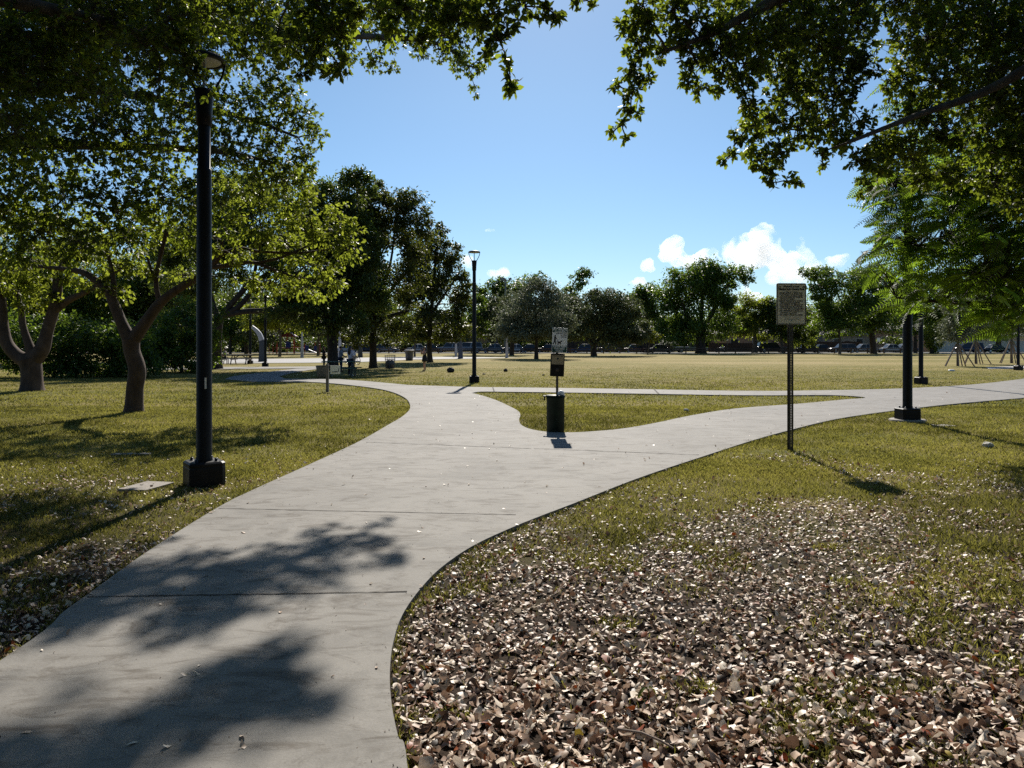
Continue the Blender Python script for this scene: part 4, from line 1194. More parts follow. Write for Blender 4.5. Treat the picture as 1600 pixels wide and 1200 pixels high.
sit = dict(hipL=(.09, 0, .90), knL=(.12, -.42, .90), anL=(.12, -.42, .48), toL=(.13, -.57, .42), hipR=(-.09, 0, .90), knR=(-.12, -.42, .90), anR=(-.12, -.42, .48), toR=(-.13, -.57, .42))
phone = dict(elL=(.21, -.12, 1.16), wrL=(.09, -.26, 1.36), haL=(.06, -.27, 1.42), elR=(-.21, -.12, 1.16), wrR=(-.09, -.26, 1.36), haR=(-.06, -.27, 1.42))
lap = dict(elL=(.22, -.06, 1.14), wrL=(.12, -.28, 1.02), haL=(.09, -.34, 1.0), elR=(-.22, -.06, 1.14), wrR=(-.12, -.28, 1.02), haR=(-.09, -.34, 1.0))
person('person standing alone on the grass in a short black dress, hands raised to the face', G(663.5, 580), R(-60), 0.84, phone, [('dress_top', 'vest', 'cl_black', .014), ('skirt', 'skirt', 'cl_black', 0), ('shoe', 'shoes', 'cl_black', .008)], 'skin_a', 'long')
wd = G(541, 589.5); wd.y += 1.1; wd.x -= 0.03
person('long haired person in a pale top and dark jeans behind the green table', wd, R(150), 0.88, dict(elL=(.23, -.08, 1.16), wrL=(.16, -.22, 1.32), haL=(.13, -.24, 1.39)), [('top', 'top', 'cl_white', .016), ('jeans', 'trousers', 'cl_navy', .014), ('shoe', 'shoes', 'shoe', .01)], 'skin_a', 'long')
ps = G(551, 579)
person('person in beige shorts and white shoes beside the leaning bicycle', ps + Vector((0, 0, -0.08)), R(60), 0.86, dict(**lap), [('shirt', 'top', 'cl_white', .016), ('shorts', 'shorts', 'cl_beige', .02), ('shoe', 'shoes', 'shoe', .012)], 'skin_a', 'short')
person('dark haired person in a grey shirt between the trunk and the green table', G(532.5, 582), R(120), 0.86, lap, [('shirt', 'top', 'cl_grey', .018), ('trousers', 'trousers', 'cl_navy', .014), ('shoe', 'shoes', 'cl_black', .01)], 'skin_b', 'short')
person('person all in black beside the left of the dark trunk', G(506, 577.5), R(100), 0.86, lap, [('shirt', 'top', 'cl_black', .03), ('trousers', 'trousers', 'cl_black', .016), ('shoe', 'shoes', 'shoe', .012)], 'skin_b', 'short')
pt = G(351.5, 569); 
person('person in khaki sitting at the far left picnic table', Vector((pt.x, pt.y, -0.40)), R(-90), 0.98, dict(sit, **lap), [('shirt', 'top', 'cl_khaki', .02), ('trousers', 'trousers', 'cl_black', .016), ('shoe', 'shoes', 'cl_black', .01)], 'skin_b', 'short')
cc = G(352, 569); t = empty('park_stool', 'dark stool under the person at the far left picnic table', 'stool', cc)
MB().box((0, 0, .43), (.45, .4, .05), bev=.008).build('seat', M['woodgrey'], t)
for sx in (-1, 1):
    for sy in (-1, 1): MB().box((sx * .18, sy * .15, .205), (.05, .05, .41)).build('leg', M['woodgrey'], t)

# ---- bicycle
def bicycle(label, loc, rz, lean):
    t = empty('bicycle', label, 'bicycle', loc, rz); t.rotation_euler = (lean, 0, rz)
    for x in (-0.52, 0.52):
        c = Vector((x, 0, 0.34)); q = MB()
        ring = [c + Vector((0.335 * math.cos(a), 0, 0.335 * math.sin(a))) for a in [2 * math.pi * k / 28 for k in range(29)]]
        w_ = q.tube(ring, 0.02, 6, caps=False).build('wheel', M['tyre'], t)
        r2 = MB().tube([c + (p - c) * 0.93 for p in ring], 0.010, 5, caps=False)
        for k in range(14):
            a = 2 * math.pi * k / 14; r2.tube([c, c + Vector((.31 * math.cos(a), 0, .31 * math.sin(a)))], 0.003, 4, caps=False)
        r2.build('rim', M['rim'], w_)
    f = MB(); bb = Vector((-0.08, 0, .30)); st_ = Vector((-0.2, 0, .80)); hd = Vector((.36, 0, .84)); hl = Vector((.40, 0, .70))
    for a, b in ((bb, st_), (bb, hl), (st_ + Vector((.02, 0, -.06)), hd), (bb, Vector((-.52, 0, .34))), (st_ + Vector((.02, 0, -.08)), Vector((-.52, 0, .34))), (hd, hl), (hl, Vector((.52, 0, .34)))): f.tube([a, b], 0.018, 7)
    f.build('frame', M['car_black'], t)
    MB().tube(catmull([(.30, -.28, .98), (.36, -.2, .96), (.35, 0, .92), (.36, .2, .96), (.30, .28, .98)], 3), 0.014, 6).tube([hd, (.35, 0, .93)], .014, 6).build('handlebar', M['bolt'], t)
    MB().sphere((-.21, 0, .87), (.14, .07, .035), 2).tube([st_, (-.21, 0, .86)], .013, 6).build('saddle', M['cl_black'], t)
bicycle('black bicycle propped behind the person in beige shorts, front wheel showing', G(551.5, 569.5), R(-35), R(9))

# ---- cars along the road
def car(label, px, D, L, H, colr, kind='sedan', face=1, Wd=1.78):
    loc = Vector(((px - 800) / F * D, D, 0.02))
    t = empty({'sedan': 'parked_car', 'suv': 'parked_car', 'hatch': 'parked_car', 'pickup': 'pickup_truck', 'van': 'parked_van'}[kind], label, {'pickup': 'pickup truck', 'van': 'van'}.get(kind, 'car'), loc, 0 if face > 0 else math.pi, 'cars along the road')
    paint = M['car_' + colr]
    # stations along x: (x, sill z, hood/shoulder z)  front at +x
    hb = H * (0.56 if kind in ('sedan', 'hatch') else 0.58)
    sts = [(-.5, .50, .80), (-.485, .36, .92), (-.42, .24, 1.0), (-.2, .22, 1.02), (.1, .22, 1.0), (.28, .22, .97), (.42, .24, .88), (.485, .36, .76), (.5, .48, .66)]
    if kind in ('suv', 'van', 'pickup'): sts = [(-.5, .5, .96), (-.49, .34, 1.0), (-.42, .28, 1.0), (-.2, .27, 1.0), (.1, .27, 1.0), (.28, .27, .99), (.42, .28, .93), (.49, .38, .85), (.5, .5, .76)]
    vs = []; fs = []; n = len(sts)
    for x, z0, z1 in sts:
        w = Wd / 2 * (1 - 0.16 * max(0, (abs(x) - .36) / .14) ** 1.5)
        za, zb = z0 * 0.92, z1 * hb
        for yy, zz in ((-w * .93, za), (-w, za + (zb - za) * .35), (-w * .985, za + (zb - za) * .8), (-w * .86, zb), (w * .86, zb), (w * .985, za + (zb - za) * .8), (w, za + (zb - za) * .35), (w * .93, za)):
            vs.append((x * L, yy, zz))
    for i in range(n - 1):
        for k in range(8): fs.append((i * 8 + k, i * 8 + (k + 1) % 8, i * 8 + 8 + (k + 1) % 8, i * 8 + 8 + k))
    fs += [tuple(range(7, -1, -1)), tuple((n - 1) * 8 + k for k in range(8))]
    body = MB().add(vs, fs, True)
    # cabin
    cab = {'sedan': (-.30, -.17, .08, .24), 'hatch': (-.46, -.36, .06, .26), 'suv': (-.47, -.42, .10, .23), 'van': (-.48, -.45, .22, .36), 'pickup': (-.04, .0, .14, .25)}[kind]
    xb, xr, xf, xw = [c * L for c in cab]
    wb, wt = Wd / 2 * .90, Wd / 2 * .70
    z0, z1 = hb * .97, H
    q = [(xb, wb, z0), (xw, wb, z0 * .99), (xf, wt, z1), (xr, wt, z1)]
    vs = [(x, -y, z) for x, y, z in q] + [(x, y, z) for x, y, z in q]
    crown = [((xf + xr) / 2, 0, z1 + .035)]
    body.add(vs + crown, [(0, 1, 2, 3), (7, 6, 5, 4), (1, 5, 6, 2), (0, 3, 7, 4), (3, 2, 8), (2, 6, 8), (6, 7, 8), (7, 3, 8)])
    bo = body.build('body', paint, t)
    if kind == 'pickup':
        MB().box((-.27 * L, 0, hb * .985), (.42 * L, Wd * .74, .03)).build('bed', M['blackbox'], t)
    def pane(name, a, b, c, d, off):
        P4 = [Vector(v) for v in (a, b, c, d)]; cen = sum(P4, Vector()) / 4; off = Vector(off)
        MB().add([cen + (p - cen) * .88 + off for p in P4], [(0, 1, 2, 3)]).build(name, M['glass'], t)
    for s in (-1, 1):
        A, B, C_, D_ = [(x, s * y, z) for x, y, z in q]
        mid = lambda p, r, u: tuple(Vector(p).lerp(Vector(r), u))
        if s < 0:
            pane('side_window', A, mid(A, B, .5), mid(D_, C_, .52), D_, (0, -.012, .004)); pane('side_window', mid(A, B, .5), B, C_, mid(D_, C_, .52), (0, -.012, .004))
        else:
            pane('side_window', mid(A, B, .5), A, D_, mid(D_, C_, .52), (0, .012, .004)); pane('side_window', B, mid(A, B, .5), mid(D_, C_, .52), C_, (0, .012, .004))
    pane('windscreen', (xw, -wb, z0), (xw, wb, z0), (xf, wt, z1), (xf, -wt, z1), (.012, 0, .008))
    pane('rear_window', (xb, wb, z0), (xb, -wb, z0), (xr, -wt, z1), (xr, wt, z1), (-.012, 0, .008))
    rw = .33 if kind in ('sedan', 'hatch') else .38
    for x in (-.31 * L, .31 * L):
        for s in (-1, 1):
            c = Vector((x, s * (Wd / 2 - .09), rw)); Rm = Matrix.Rotation(R(90), 3, 'X')
            w_ = MB().lathe([(rw * .62, -.1), (rw * .95, -.1), (rw, -.06), (rw, .06), (rw * .95, .1), (rw * .62, .1), (rw * .62, -.1)], 20, c, Rm).build('wheel', M['tyre'], t)
            MB().lathe([(0, .07), (rw * .3, .085), (rw * .55, .06), (rw * .63, .095), (rw * .63, -.095), (rw * .55, -.06), (rw * .3, -.085), (0, -.07)], 16, c, Rm).build('rim', M['rim'], w_)
    for s in (-1, 1):
        MB().sphere((L * .468, s * Wd * .33, hb * .70), (.11, .17, .07), 2).build('headlight', M['headlight'], t)
        MB().box((-L * .487, s * Wd * .35, hb * .78), (.07, .26, .14), bev=.02).build('taillight', M['taillight'], t)
        MB().box((xw - .15, s * (Wd / 2 + .06), z0 + .06), (.10, .16, .11), bev=.03).build('wing_mirror', paint, t)
    MB().box((L * .49, 0, .42), (.12, Wd * .8, .14), bev=.04).build('bumper', M['blackbox'] if kind != 'pickup' else M['chrome'], t)
    MB().box((-L * .485, 0, .44), (.14, Wd * .84, .14), bev=.04).build('bumper', M['blackbox'] if kind != 'pickup' else M['chrome'], t)
    return t
Dn, Df = 126.5, 130.5
car('silver hatchback glaring in the sun right of the tall trunk', 605, Df, 4.1, 1.45, 'silver', 'hatch', 1)
car('dark blue car between the curved fin and the tall trunk', 574, Df, 4.5, 1.45, 'navy', 'sedan', 1)
car('white car nose behind the person in beige shorts', 547, Df, 4.4, 1.42, 'white', 'sedan', 1)
car('white car right of the blue grey barrel bin', 655, Df, 4.3, 1.45, 'white', 'sedan', 1)
car('dark green hedge side black car left of the slim far trunk', 674, Df, 4.4, 1.45, 'black', 'sedan', 1)
car('white topped estate car left of the blade fins', 702, Df, 4.5, 1.7, 'silver', 'suv', -1)
car('pale grey van directly behind the blade fin and lamp post', 733, Df, 4.6, 1.75, 'silver', 'van', -1)
car('silver car windscreen glinting right of the middle lamp post', 772, Df, 4.6, 1.5, 'silver', 'sedan', -1)
car('white car behind the pale grey fin', 808, Df, 4.4, 1.45, 'white', 'sedan', 1)
car('black car behind the slim oak trunk left of the pet sign', 830, Df, 4.5, 1.45, 'black', 'sedan', 1)
car('black car just left of the pet waste sign', 856, Df, 4.4, 1.45, 'black', 'sedan', -1)
car('dark blue sedan left of the leaning oak trunk', 912, Df, 4.5, 1.45, 'blue', 'sedan', -1)
car('black sedan with a glinting roof right of the leaning oak trunk', 953, Df, 4.6, 1.5, 'black', 'sedan', 1)
car('maroon dark car left of the yellow sapling', 994, Df, 4.6, 1.4, 'maroon', 'sedan', 1)
car('dark grey car between the yellow sapling and the pickup', 1032, Df, 4.7, 1.4, 'grey', 'sedan', 1)
car('light grey pickup truck in front of the banyan trunk', 1079, Df, 5.6, 1.75, 'silver', 'pickup', 1, 1.9)
car('long black utility vehicle left of the rules sign post', 1206, Df, 5.1, 1.75, 'black', 'suv', 1, 1.95)
car('black sedan right of the rules sign post', 1263, Df, 4.6, 1.45, 'black', 'sedan', 1)
car('black car at the far right of the black sedan, mostly hidden by grass edge', 1286, Df + 3.6, 4.2, 1.4, 'black', 'sedan', 1)
car('dark grey car behind the slim pale trunk', 1316, Df, 4.5, 1.5, 'grey', 'suv', -1)
car('silver sedan left of the forked trunk by the sidewalk', 1349, Df, 4.6, 1.45, 'silver', 'sedan', -1)
car('white sedan between the forked trunk and the thick lamp post', 1391, Df, 4.5, 1.45, 'white', 'sedan', -1)
car('grey blue car peeking behind the thick lamp post', 1412, Df + 3.6, 4.5, 1.45, 'blue', 'sedan', -1)
car('dark blue van between the staked young trees', 1513, Df, 4.6, 1.7, 'navy', 'van', -1)
car('low black car right of the staked young trees', 1556, Df, 4.6, 1.4, 'black', 'sedan', 1)
# ---- motorcycle
def motorcycle(label, px, D):
    loc = Vector(((px - 800) / F * D, D, 0.05)); t = empty('motorcycle', label, 'motorcycle', loc, 0, None)
    for x in (-.68, .68):
        Rm = Matrix.Rotation(R(90), 3, 'X'); w_ = MB().lathe([(.2, -.06), (.29, -.06), (.31, 0), (.29, .06), (.2, .06), (.2, -.06)], 20, (x, 0, .31), Rm).build('wheel', M['tyre'], t)
        MB().lathe([(0, .03), (.21, .03), (.21, -.03), (0, -.03)], 14, (x, 0, .31), Rm).build('rim', M['rim'], w_)
    MB().sphere((.1, 0, .78), (.32, .15, .14), 2).build('tank', M['car_white'], t)
    MB().box((-.35, 0, .74), (.6, .26, .1), bev=.04).build('seat', M['cl_black'], t)
    MB().box((0, 0, .45), (.5, .3, .34), bev=.06).build('engine', M['bolt'], t)
    MB().tube([(.68, .07, .31), (.45, .07, .95)], .03, 6).tube([(.68, -.07, .31), (.45, -.07, .95)], .03, 6).build('fork', M['chrome'], t)
    MB().tube([(.3, -.36, 1.05), (.42, 0, 1.0), (.3, .36, 1.05)], .02, 6).build('handlebar', M['chrome'], t)
    MB().sphere((.52, 0, .88), (.1, .1, .1), 2).build('headlight', M['headlight'], t)
motorcycle('white tanked motorcycle parked between the pickup and the brown fence', 1126, Df)

# ---- low timber rail along the far edge of the field
def rail_fence():
    D = 121.0; t = empty('rail_fence', 'low dark timber rail fence along the far edge of the field', 'fence', (0, D, 0))
    x = -22.0; k = 0
    xs = []
    while x < 66: xs.append(x); x += 2.6
    for x in xs: MB().box((x, 0, .42), (.16, .16, .88), bev=.01).build('post', M['fencewood'], t)
    for z in (.45, .75): MB().box(((xs[0] + xs[-1]) / 2, -.09, z), (xs[-1] - xs[0], .05, .13)).build('rail', M['fencewood'], t)
rail_fence()
# ---- small street signs
def street_sign(label, px, D, zt, w):
    t = empty('street_sign', label, 'sign', ((px - 800) / F * D, D, 0))
    MB().tube([(0, 0, 0), (0, 0, zt)], .045, 6).build('post', M['galv'], t)
    MB().box((0, -.06, zt - w * .6), (w, .02, w * 1.2), bev=.005).build('panel', M['signwhite'], t)
street_sign('small white street sign beside the motorcycle', 1136, 125.8, 2.55, .42)
street_sign('pale square street sign right of the forked trunk', 1372.5, 126.2, 2.5, .5)

# ---- fences and houses across the road
def board_fence(label, px0, px1, D, h, mat, name='board_fence', step=.16, cap=True):
    x0, x1 = (px0 - 800) / F * D, (px1 - 800) / F * D
    t = empty(name, label, 'fence', (x0, D, 0), 0, 'fences across the road')
    q = MB(); x = 0.0; rg = random.Random(int(px0))
    while x < x1 - x0:
        q.box((x + step / 2, rg.uniform(-.012, .012), h / 2 + rg.uniform(-.02, .02)), (step * .94, .025, h)); x += step
    q.build('boards', mat, t)
    for z in (h * .2, h * .8): MB().box(((x1 - x0) / 2, .06, z), (x1 - x0, .05, .1)).build('rail', mat, t)
    x = 0
    while x <= x1 - x0: MB().box((x, .12, h / 2 + .04), (.12, .1, h + .08)).build('post', mat, t); x += 2.6
    return t
board_fence('brown board fence right of the banyan trunk', 1108, 1178, 141, 1.65, M['fencewood'])
board_fence('brown board fence behind the sedans right of the rules sign', 1226, 1345, 142, 1.9, M['fencewood'])
board_fence('long dark board fence behind the cars under the oaks', 868, 1050, 143, 2.1, M['fencewood'])
board_fence('white corrugated metal fence behind the staked young trees', 1459, 1640, 142, 2.0, M['fencewhite'], 'metal_fence', .3)
def house(label, px0, px1, D, eave, ridge, mat, roofm, wins, door=None, gable=False):
    x0, x1 = (px0 - 800) / F * D, (px1 - 800) / F * D; Wd = x1 - x0; dp = 9.0
    t = empty('house', label, 'house', (x0, D, 0), 0, 'houses across the road')
    MB().box((Wd / 2, dp / 2, eave / 2), (Wd, dp, eave)).build('wall', mat, t)
    o = .6
    if gable:
        rf = MB().add([(-o, -o, eave), (-o, dp + o, eave), (Wd / 2, dp + o, ridge), (Wd / 2, -o, ridge), (Wd + o, -o, eave), (Wd + o, dp + o, eave)], [(0, 3, 2, 1), (3, 4, 5, 2), (0, 4, 3), (1, 2, 5), (0, 1, 5, 4)])
    else:
        i = min(Wd * .3, dp / 2)
        rf = MB().add([(-o, -o, eave + .005), (Wd + o, -o, eave + .005), (Wd + o, dp + o, eave + .005), (-o, dp + o, eave + .005), (i, dp / 2, ridge), (Wd - i, dp / 2, ridge)], [(0, 1, 5, 4), (1, 2, 5), (2, 3, 4, 5), (3, 0, 4), (3, 2, 1, 0)])
    rf = rf.build('roof', roofm, t)
    MB().box((Wd / 2, -o - .02, eave - .06), (Wd + 2 * o, .04, .2)).build('fascia', M['trim'], rf)
    for wx, wz, ww, wh in wins:
        w_ = MB().box((wx * Wd, -.02, wz), (ww, .08, wh)).build('window', M['trim'], t)
        MB().box((wx * Wd, -.065, wz), (ww - .16, .02, wh - .16)).build('pane', M['winglass'], w_)
        MB().box((wx * Wd, -.1, wz - wh / 2 - .04), (ww + .2, .2, .08)).build('sill', M['trim'], w_)
    if door:
        d = MB().box((door * Wd, -.03, 1.03), (1.0, .1, 2.06)).build('door', M['brownwall'], t)
        MB().sphere((door * Wd + .38, -.12, 1.0), .05, 1).build('handle', M['chrome'], d)
house('dark brown house with a broad roof behind the yellow sapling', 990, 1052, 146, 3.4, 5.2, M['brownwall'], M['roof'], [(.25, 1.8, 1.4, 1.2), (.8, 1.8, 1.2, 1.2)], .5)
house('peach house showing between trees left of the rules sign', 1128, 1226, 147, 3.5, 5.0, M['peach'], M['roofpale'], [(.2, 1.9, 1.5, 1.2), (.55, 1.9, 1.5, 1.2)], .8)
house('beige house with a dark porch opening under the spreading trees', 1286, 1362, 148, 3.4, 4.8, M['beige'], M['roof'], [(.3, 1.9, 1.6, 1.3), (.75, 1.9, 1.4, 1.3)], .5)
house('peach house behind the thick lamp post on the right', 1366, 1452, 147, 4.2, 5.6, M['peach'], M['roofpale'], [(.18, 2.2, 1.4, 1.3), (.5, 2.2, 1.4, 1.3), (.9, 3.0, 1.2, 1.6)], .68)
house('low tan house above the white metal fence', 1500, 1600, 150, 3.2, 5.0, M['beige'], M['roofpale'], [(.3, 2.0, 1.4, 1.2), (.7, 2.0, 1.4, 1.2)], .5)
house('pale single storey house behind the hedge left of the middle lamp', 690, 800, 152, 3.1, 4.2, M['beige'], M['roofpale'], [(.2, 1.9, 1.6, 1.2), (.7, 1.9, 1.6, 1.2)], .45)
# ================================================================== TREES
def unit(v): return v / (np.linalg.norm(v, axis=1)[:, None] + 1e-9)
def leaf_verts(C, A, Nn, L, Wd, hexa=True, droop=0.15):
    """C centre of leaf base, A axis, Nn approximate face normal"""
    n = len(C)
    A = unit(A); B = unit(np.cross(A, Nn)); Nn = np.cross(B, A)
    L = np.asarray(L)[:, None]; Wd = np.asarray(Wd)[:, None]
    if hexa:
        pr = [(0, 0, 0), (-.34, .35, .03), (-.5, .68, 0), (0, 1.0, -.1), (.5, .68, 0), (.34, .35, .03)]
    else:
        pr = [(0, 0, 0), (-.5, .55, .04), (0, 1.0, -.06), (.5, .55, .04)]
    V = np.stack([C + A * L * t + B * Wd * w + Nn * L * (z - droop * t * t) for w, t, z in pr], 1)
    return V.reshape(-1, 3), len(pr)
def rand_dir(rng, n):
    return unit(rng.normal(size=(n, 3)))

def sprig_leaves(rng, pos, dirs, L0, nl=7, ratio=0.52, spread=0.9):
    """rosettes of blunt leaves at the twig ends"""
    n = len(pos)
    P0 = np.repeat(pos, nl, 0); D0 = np.repeat(unit(dirs), nl, 0)
    N_ = n * nl
    k = np.tile(np.arange(nl), n)
    a = k * 2.4 + np.repeat(rng.random(n) * 6.28, nl) + rng.normal(0, .3, N_)
    ref = np.where(np.abs(D0[:, 2:3]) < .9, np.array([[0, 0, 1.0]]), np.array([[1.0, 0, 0]]))
    U = unit(np.cross(D0, ref)); Vv = np.cross(D0, U)
    rad = U * np.cos(a)[:, None] + Vv * np.sin(a)[:, None]
    sp = spread * rng.uniform(.6, 1.5, N_)[:, None]
    A = D0 + rad * sp + rng.normal(0, .18, (N_, 3))
    L = L0 * rng.uniform(.65, 1.25, N_)
    base = P0 - D0 * (L0 * .9 * rng.random(N_)[:, None])
    Nn = unit(D0 * .6 - rad * .2 + np.array([0, 0, .8]) + rng.normal(0, .45, (N_, 3)))
    return base, A, Nn, L, L * ratio * rng.uniform(.85, 1.15, N_)

def limb_to(mb, a, b, r0, r1, rng, n=5, sag=.12, sides=7):
    a = np.array(a); b = np.array(b); d = b - a; ln = np.linalg.norm(d)
    off = rng.normal(0, sag * ln * .5, 3); off[2] = abs(off[2]) * .8 + sag * ln * .3
    pts = []; rs = []
    for i in range(n + 1):
        u = i / n
        pts.append(Vector(a + d * u + off * math.sin(math.pi * u) + (rng.normal(0, ln * .015, 3) if 0 < i < n else 0)))
        rs.append(r0 + (r1 - r0) * u)
    mb.tube(pts, rs, sides, caps=False)
    return pts

def px_limb(D, pts):
    """pixel polyline with radii (px) -> smooth world points and radii; optional 4th value is depth offset"""
    W_ = []
    for p in pts:
        d = D + (p[3] if len(p) > 3 else 0)
        w = P(p[0], p[1], d); W_.append((w.x, w.y, w.z, p[2] * d / F))
    c = catmull(W_, 4)
    return [Vector(q[:3]) for q in c], [max(q[3], .004) for q in c]

def tree(label, D, limbs, blobs, leaf, Lf, cov, mat, bark, seed, name='tree', clump=.38, nclump=10, group='park trees', ratio=.55, hexa=False, base_flare=True, droop=.0, cat='tree', twigs=True, dj=.45, grow=1.12):
    """limbs: pixel polylines at depth D (first one starts at the ground); blobs: (px, py, rx, ry[, dD]) ellipsoids of foliage"""
    rng = np.random.default_rng(seed)
    lw = [px_limb(D, l) for l in limbs]
    base = lw[0][0][0].copy(); base.z = 0
    t = empty(name, label, cat, base, 0, group)
    mb = MB(); nodes = []
    for i, (pts, rs) in enumerate(lw):
        if i == 0 and base_flare:
            pts = [Vector((pts[0].x, pts[0].y, -.06))] + pts; rs = [rs[0] * 1.18] + [r * (1 + .12 * max(0, 1 - k / 2.5)) for k, r in enumerate(rs)]
        mb.tube([p - base for p in pts], rs, 12 if rs[0] > .1 else 8, caps=True)
        nodes += [(p - base, r) for p, r in zip(pts[1:], rs[1:])] if i == 0 else [(p - base, r) for p, r in zip(pts, rs)]
    NP = np.array([p for p, r in nodes]); NR = np.array([r for p, r in nodes])
    Cs = []; Ts = []; As = []
    k = D / F
    for b in blobs:
        px, py, rx, ry = b[:4]; dd = b[4] if len(b) > 4 else rng.normal(0, rx * k * dj)
        c = np.array(P(px, py, D + dd) - base); kk = (D + dd) / F
        rx *= grow; ry *= grow
        r = np.array([rx * kk, max(rx, ry) * kk * .9, ry * kk])
        # limb from the nearest lower point of the skeleton
        dist = np.linalg.norm(NP - c, axis=1) + np.maximum(0, NP[:, 2] - c[2] + r[2] * .2) * 1.5
        j = int(np.argmin(dist))
        r0 = min(NR[j] * .8, max(.012, .035 * r.mean() + .01))
        if dist[j] > r.mean() * .3:
            lp = limb_to(mb, NP[j], c, r0, r0 * .45, rng)
        nc = max(5, int(nclump))
        u = rand_dir(rng, nc) * (rng.uniform(.25, 1.15, nc) ** .6)[:, None]
        cl = c + u * r
        if twigs:
            for q in cl[:max(4, nc // 2)]:
                limb_to(mb, c + (q - c) * .05, q, r0 * .45, .004 + r0 * .08, rng, 3, .15, 5)
        n_leaf = int(2.9 * cov * math.pi * r[0] * r[2] / (Lf * Lf * ratio * .6))
        n_leaf = max(n_leaf, 40)
        ci = rng.integers(0, nc, n_leaf)
        sg = clump * r * rng.uniform(.6, 1.2, (nc, 1))[ci]
        pos = cl[ci] + rng.normal(0, 1, (n_leaf, 3)) * sg * .66
        Cs.append(pos)
        ctint = rng.normal(0, .16, nc)[ci]
        Ts.append(np.clip(rng.normal(.42, .22, n_leaf) + ctint, 0, 1))
        As.append(unit(pos - c) * .7)
    C = np.concatenate(Cs); A = np.concatenate(As)
    ok = C[:, 2] > .05
    C, A, T = C[ok], A[ok], np.concatenate(Ts)[ok]
    n = len(C)
    A = A + rng.normal(0, .6, (n, 3)) + np.array([0, 0, -.25 - droop])
    Nn = rng.normal(0, .55, (n, 3)) + np.array([0, -.0, .9])
    L = Lf * rng.uniform(.6, 1.35, n)
    V, k_ = leaf_verts(C, A, Nn, L, L * ratio, hexa)
    mb.build('trunk', bark, t)
    link('crown', np_mesh('crown', V, k_, 0, T), mat, t)
    return t

def canopy(label, base, limbs, blobs, mat, bark, seed, L0, per=1.0, name='shade_tree', nl=7, ratio=.52, group='park trees'):
    """near tree overhead. limbs: world polylines [(x,y,z,r)...]; blobs: (px, py, D, r_px[, density])"""
    rng = np.random.default_rng(seed)
    t = empty(name, label, 'tree', base, 0, group); B = np.array(base, float)
    mb = MB(); nd = []
    for i, l in enumerate(limbs):
        c = catmull(l, 5); pts = [Vector(q[:3]) - Vector(base) for q in c]; rs = [q[3] for q in c]
        if i == 0: rs[0] *= 1.5; rs[1] *= 1.15
        mb.tube(pts, rs, 14 if i == 0 else 9); nd += list(zip(pts, rs))
    NP = np.array([p for p, r in nd]); NR = np.array([r for p, r in nd])
    Ps, Ds, Ts, Ks = [], [], [], []
    for b in blobs:
        up = b[0] == 'w'
        if up: c = np.array(b[1:4], float) - B; r = b[4]; dens = b[5]
        else:
            px, py, D, rp = b[:4]; dens = b[4] if len(b) > 4 else 1.0
            c = np.array(P(px, py, D)) - B; r = rp * D / F
        dist = np.linalg.norm(NP - c, axis=1) + np.maximum(0, c[2] - NP[:, 2]) * .2
        j = int(np.argmin(dist)); r0 = min(NR[j] * .7, .010 + .02 * r)
        lp = limb_to(mb, NP[j], c, r0, .006, rng, 5, .08, 6)
        NP = np.vstack([NP, c[None]]); NR = np.append(NR, max(.008, r0 * .75))
        ns = max(4, int(2.3 * per * dens * (r / L0) ** 2 * 1.55))
        u = rand_dir(rng, ns) * (rng.uniform(.05, 1, ns) ** .5)[:, None]
        pos = c + u * r * np.array([1, 1.15, 1])
        d = unit(u + np.array([0, -.1, -.35]) + rng.normal(0, .45, (ns, 3)))
        Ks.append(np.full(ns, 1.7 if up else 1.0)); Ps.append(pos); Ds.append(d); Ts.append(np.clip(rng.normal(.42, .2, ns) + rng.normal(0, .2), 0, 1))
        # twigs: gather sprigs on a few branchlets
        nb = max(2, int(ns ** .5))
        hubs = c + rand_dir(rng, nb) * r * rng.uniform(.2, .6, (nb, 1))
        for h in hubs: mb.tube([Vector(c), Vector((c + h) / 2 + rng.normal(0, r * .06, 3)), Vector(h)], [.007, .0055, .0042], 5, caps=False)
        hi = np.argmin(np.linalg.norm(pos[:, None] - hubs[None], axis=2), axis=1)
        for q, dq, m_ in zip(pos, d, hi):
            if not up and rng.random() < .7: mb.tube([Vector(hubs[m_]), Vector((hubs[m_] + q) / 2 + rng.normal(0, r * .05, 3)), Vector(q)], [.0036, .003, .0018], 4, caps=False)
    pos = np.concatenate(Ps); d = np.concatenate(Ds); tt = np.concatenate(Ts)
    Cb, A, Nn, L, Wd = sprig_leaves(rng, pos, d, L0, nl, ratio)
    ks = np.repeat(np.concatenate(Ks), nl); L = L * ks; Wd = Wd * ks
    V, k_ = leaf_verts(Cb, A, Nn, L, Wd, True, .18)
    T = np.clip(np.repeat(tt, nl) + rng.normal(0, .16, len(Cb)), 0, 1)
    mb.build('trunk', bark, t)
    link('crown', np_mesh('crown', V, k_, 0, T), mat, t)
    return t

def over(x0, x1, seed):  # leaf blobs out of view, added overhead to cut the sky fill
    """the unseen rest of a crown, added over and behind the place where one stands"""
    rg = random.Random(seed); out = []
    x = x0
    while x < x1:
        y = -9.0
        while y < 7.2:
            yy = y + rg.uniform(-.5, .5); z = rg.uniform(5.6, 8.0)
            if yy < .42 and z < 6: z += .6
            if (z + .9 - CH) / max(yy, .1) > .62 or yy < 0: out.append(('w', x + rg.uniform(-.5, .5), yy, z, rg.uniform(1.0, 1.45), .2))
            y += 1.9
        x += 1.9
    return out
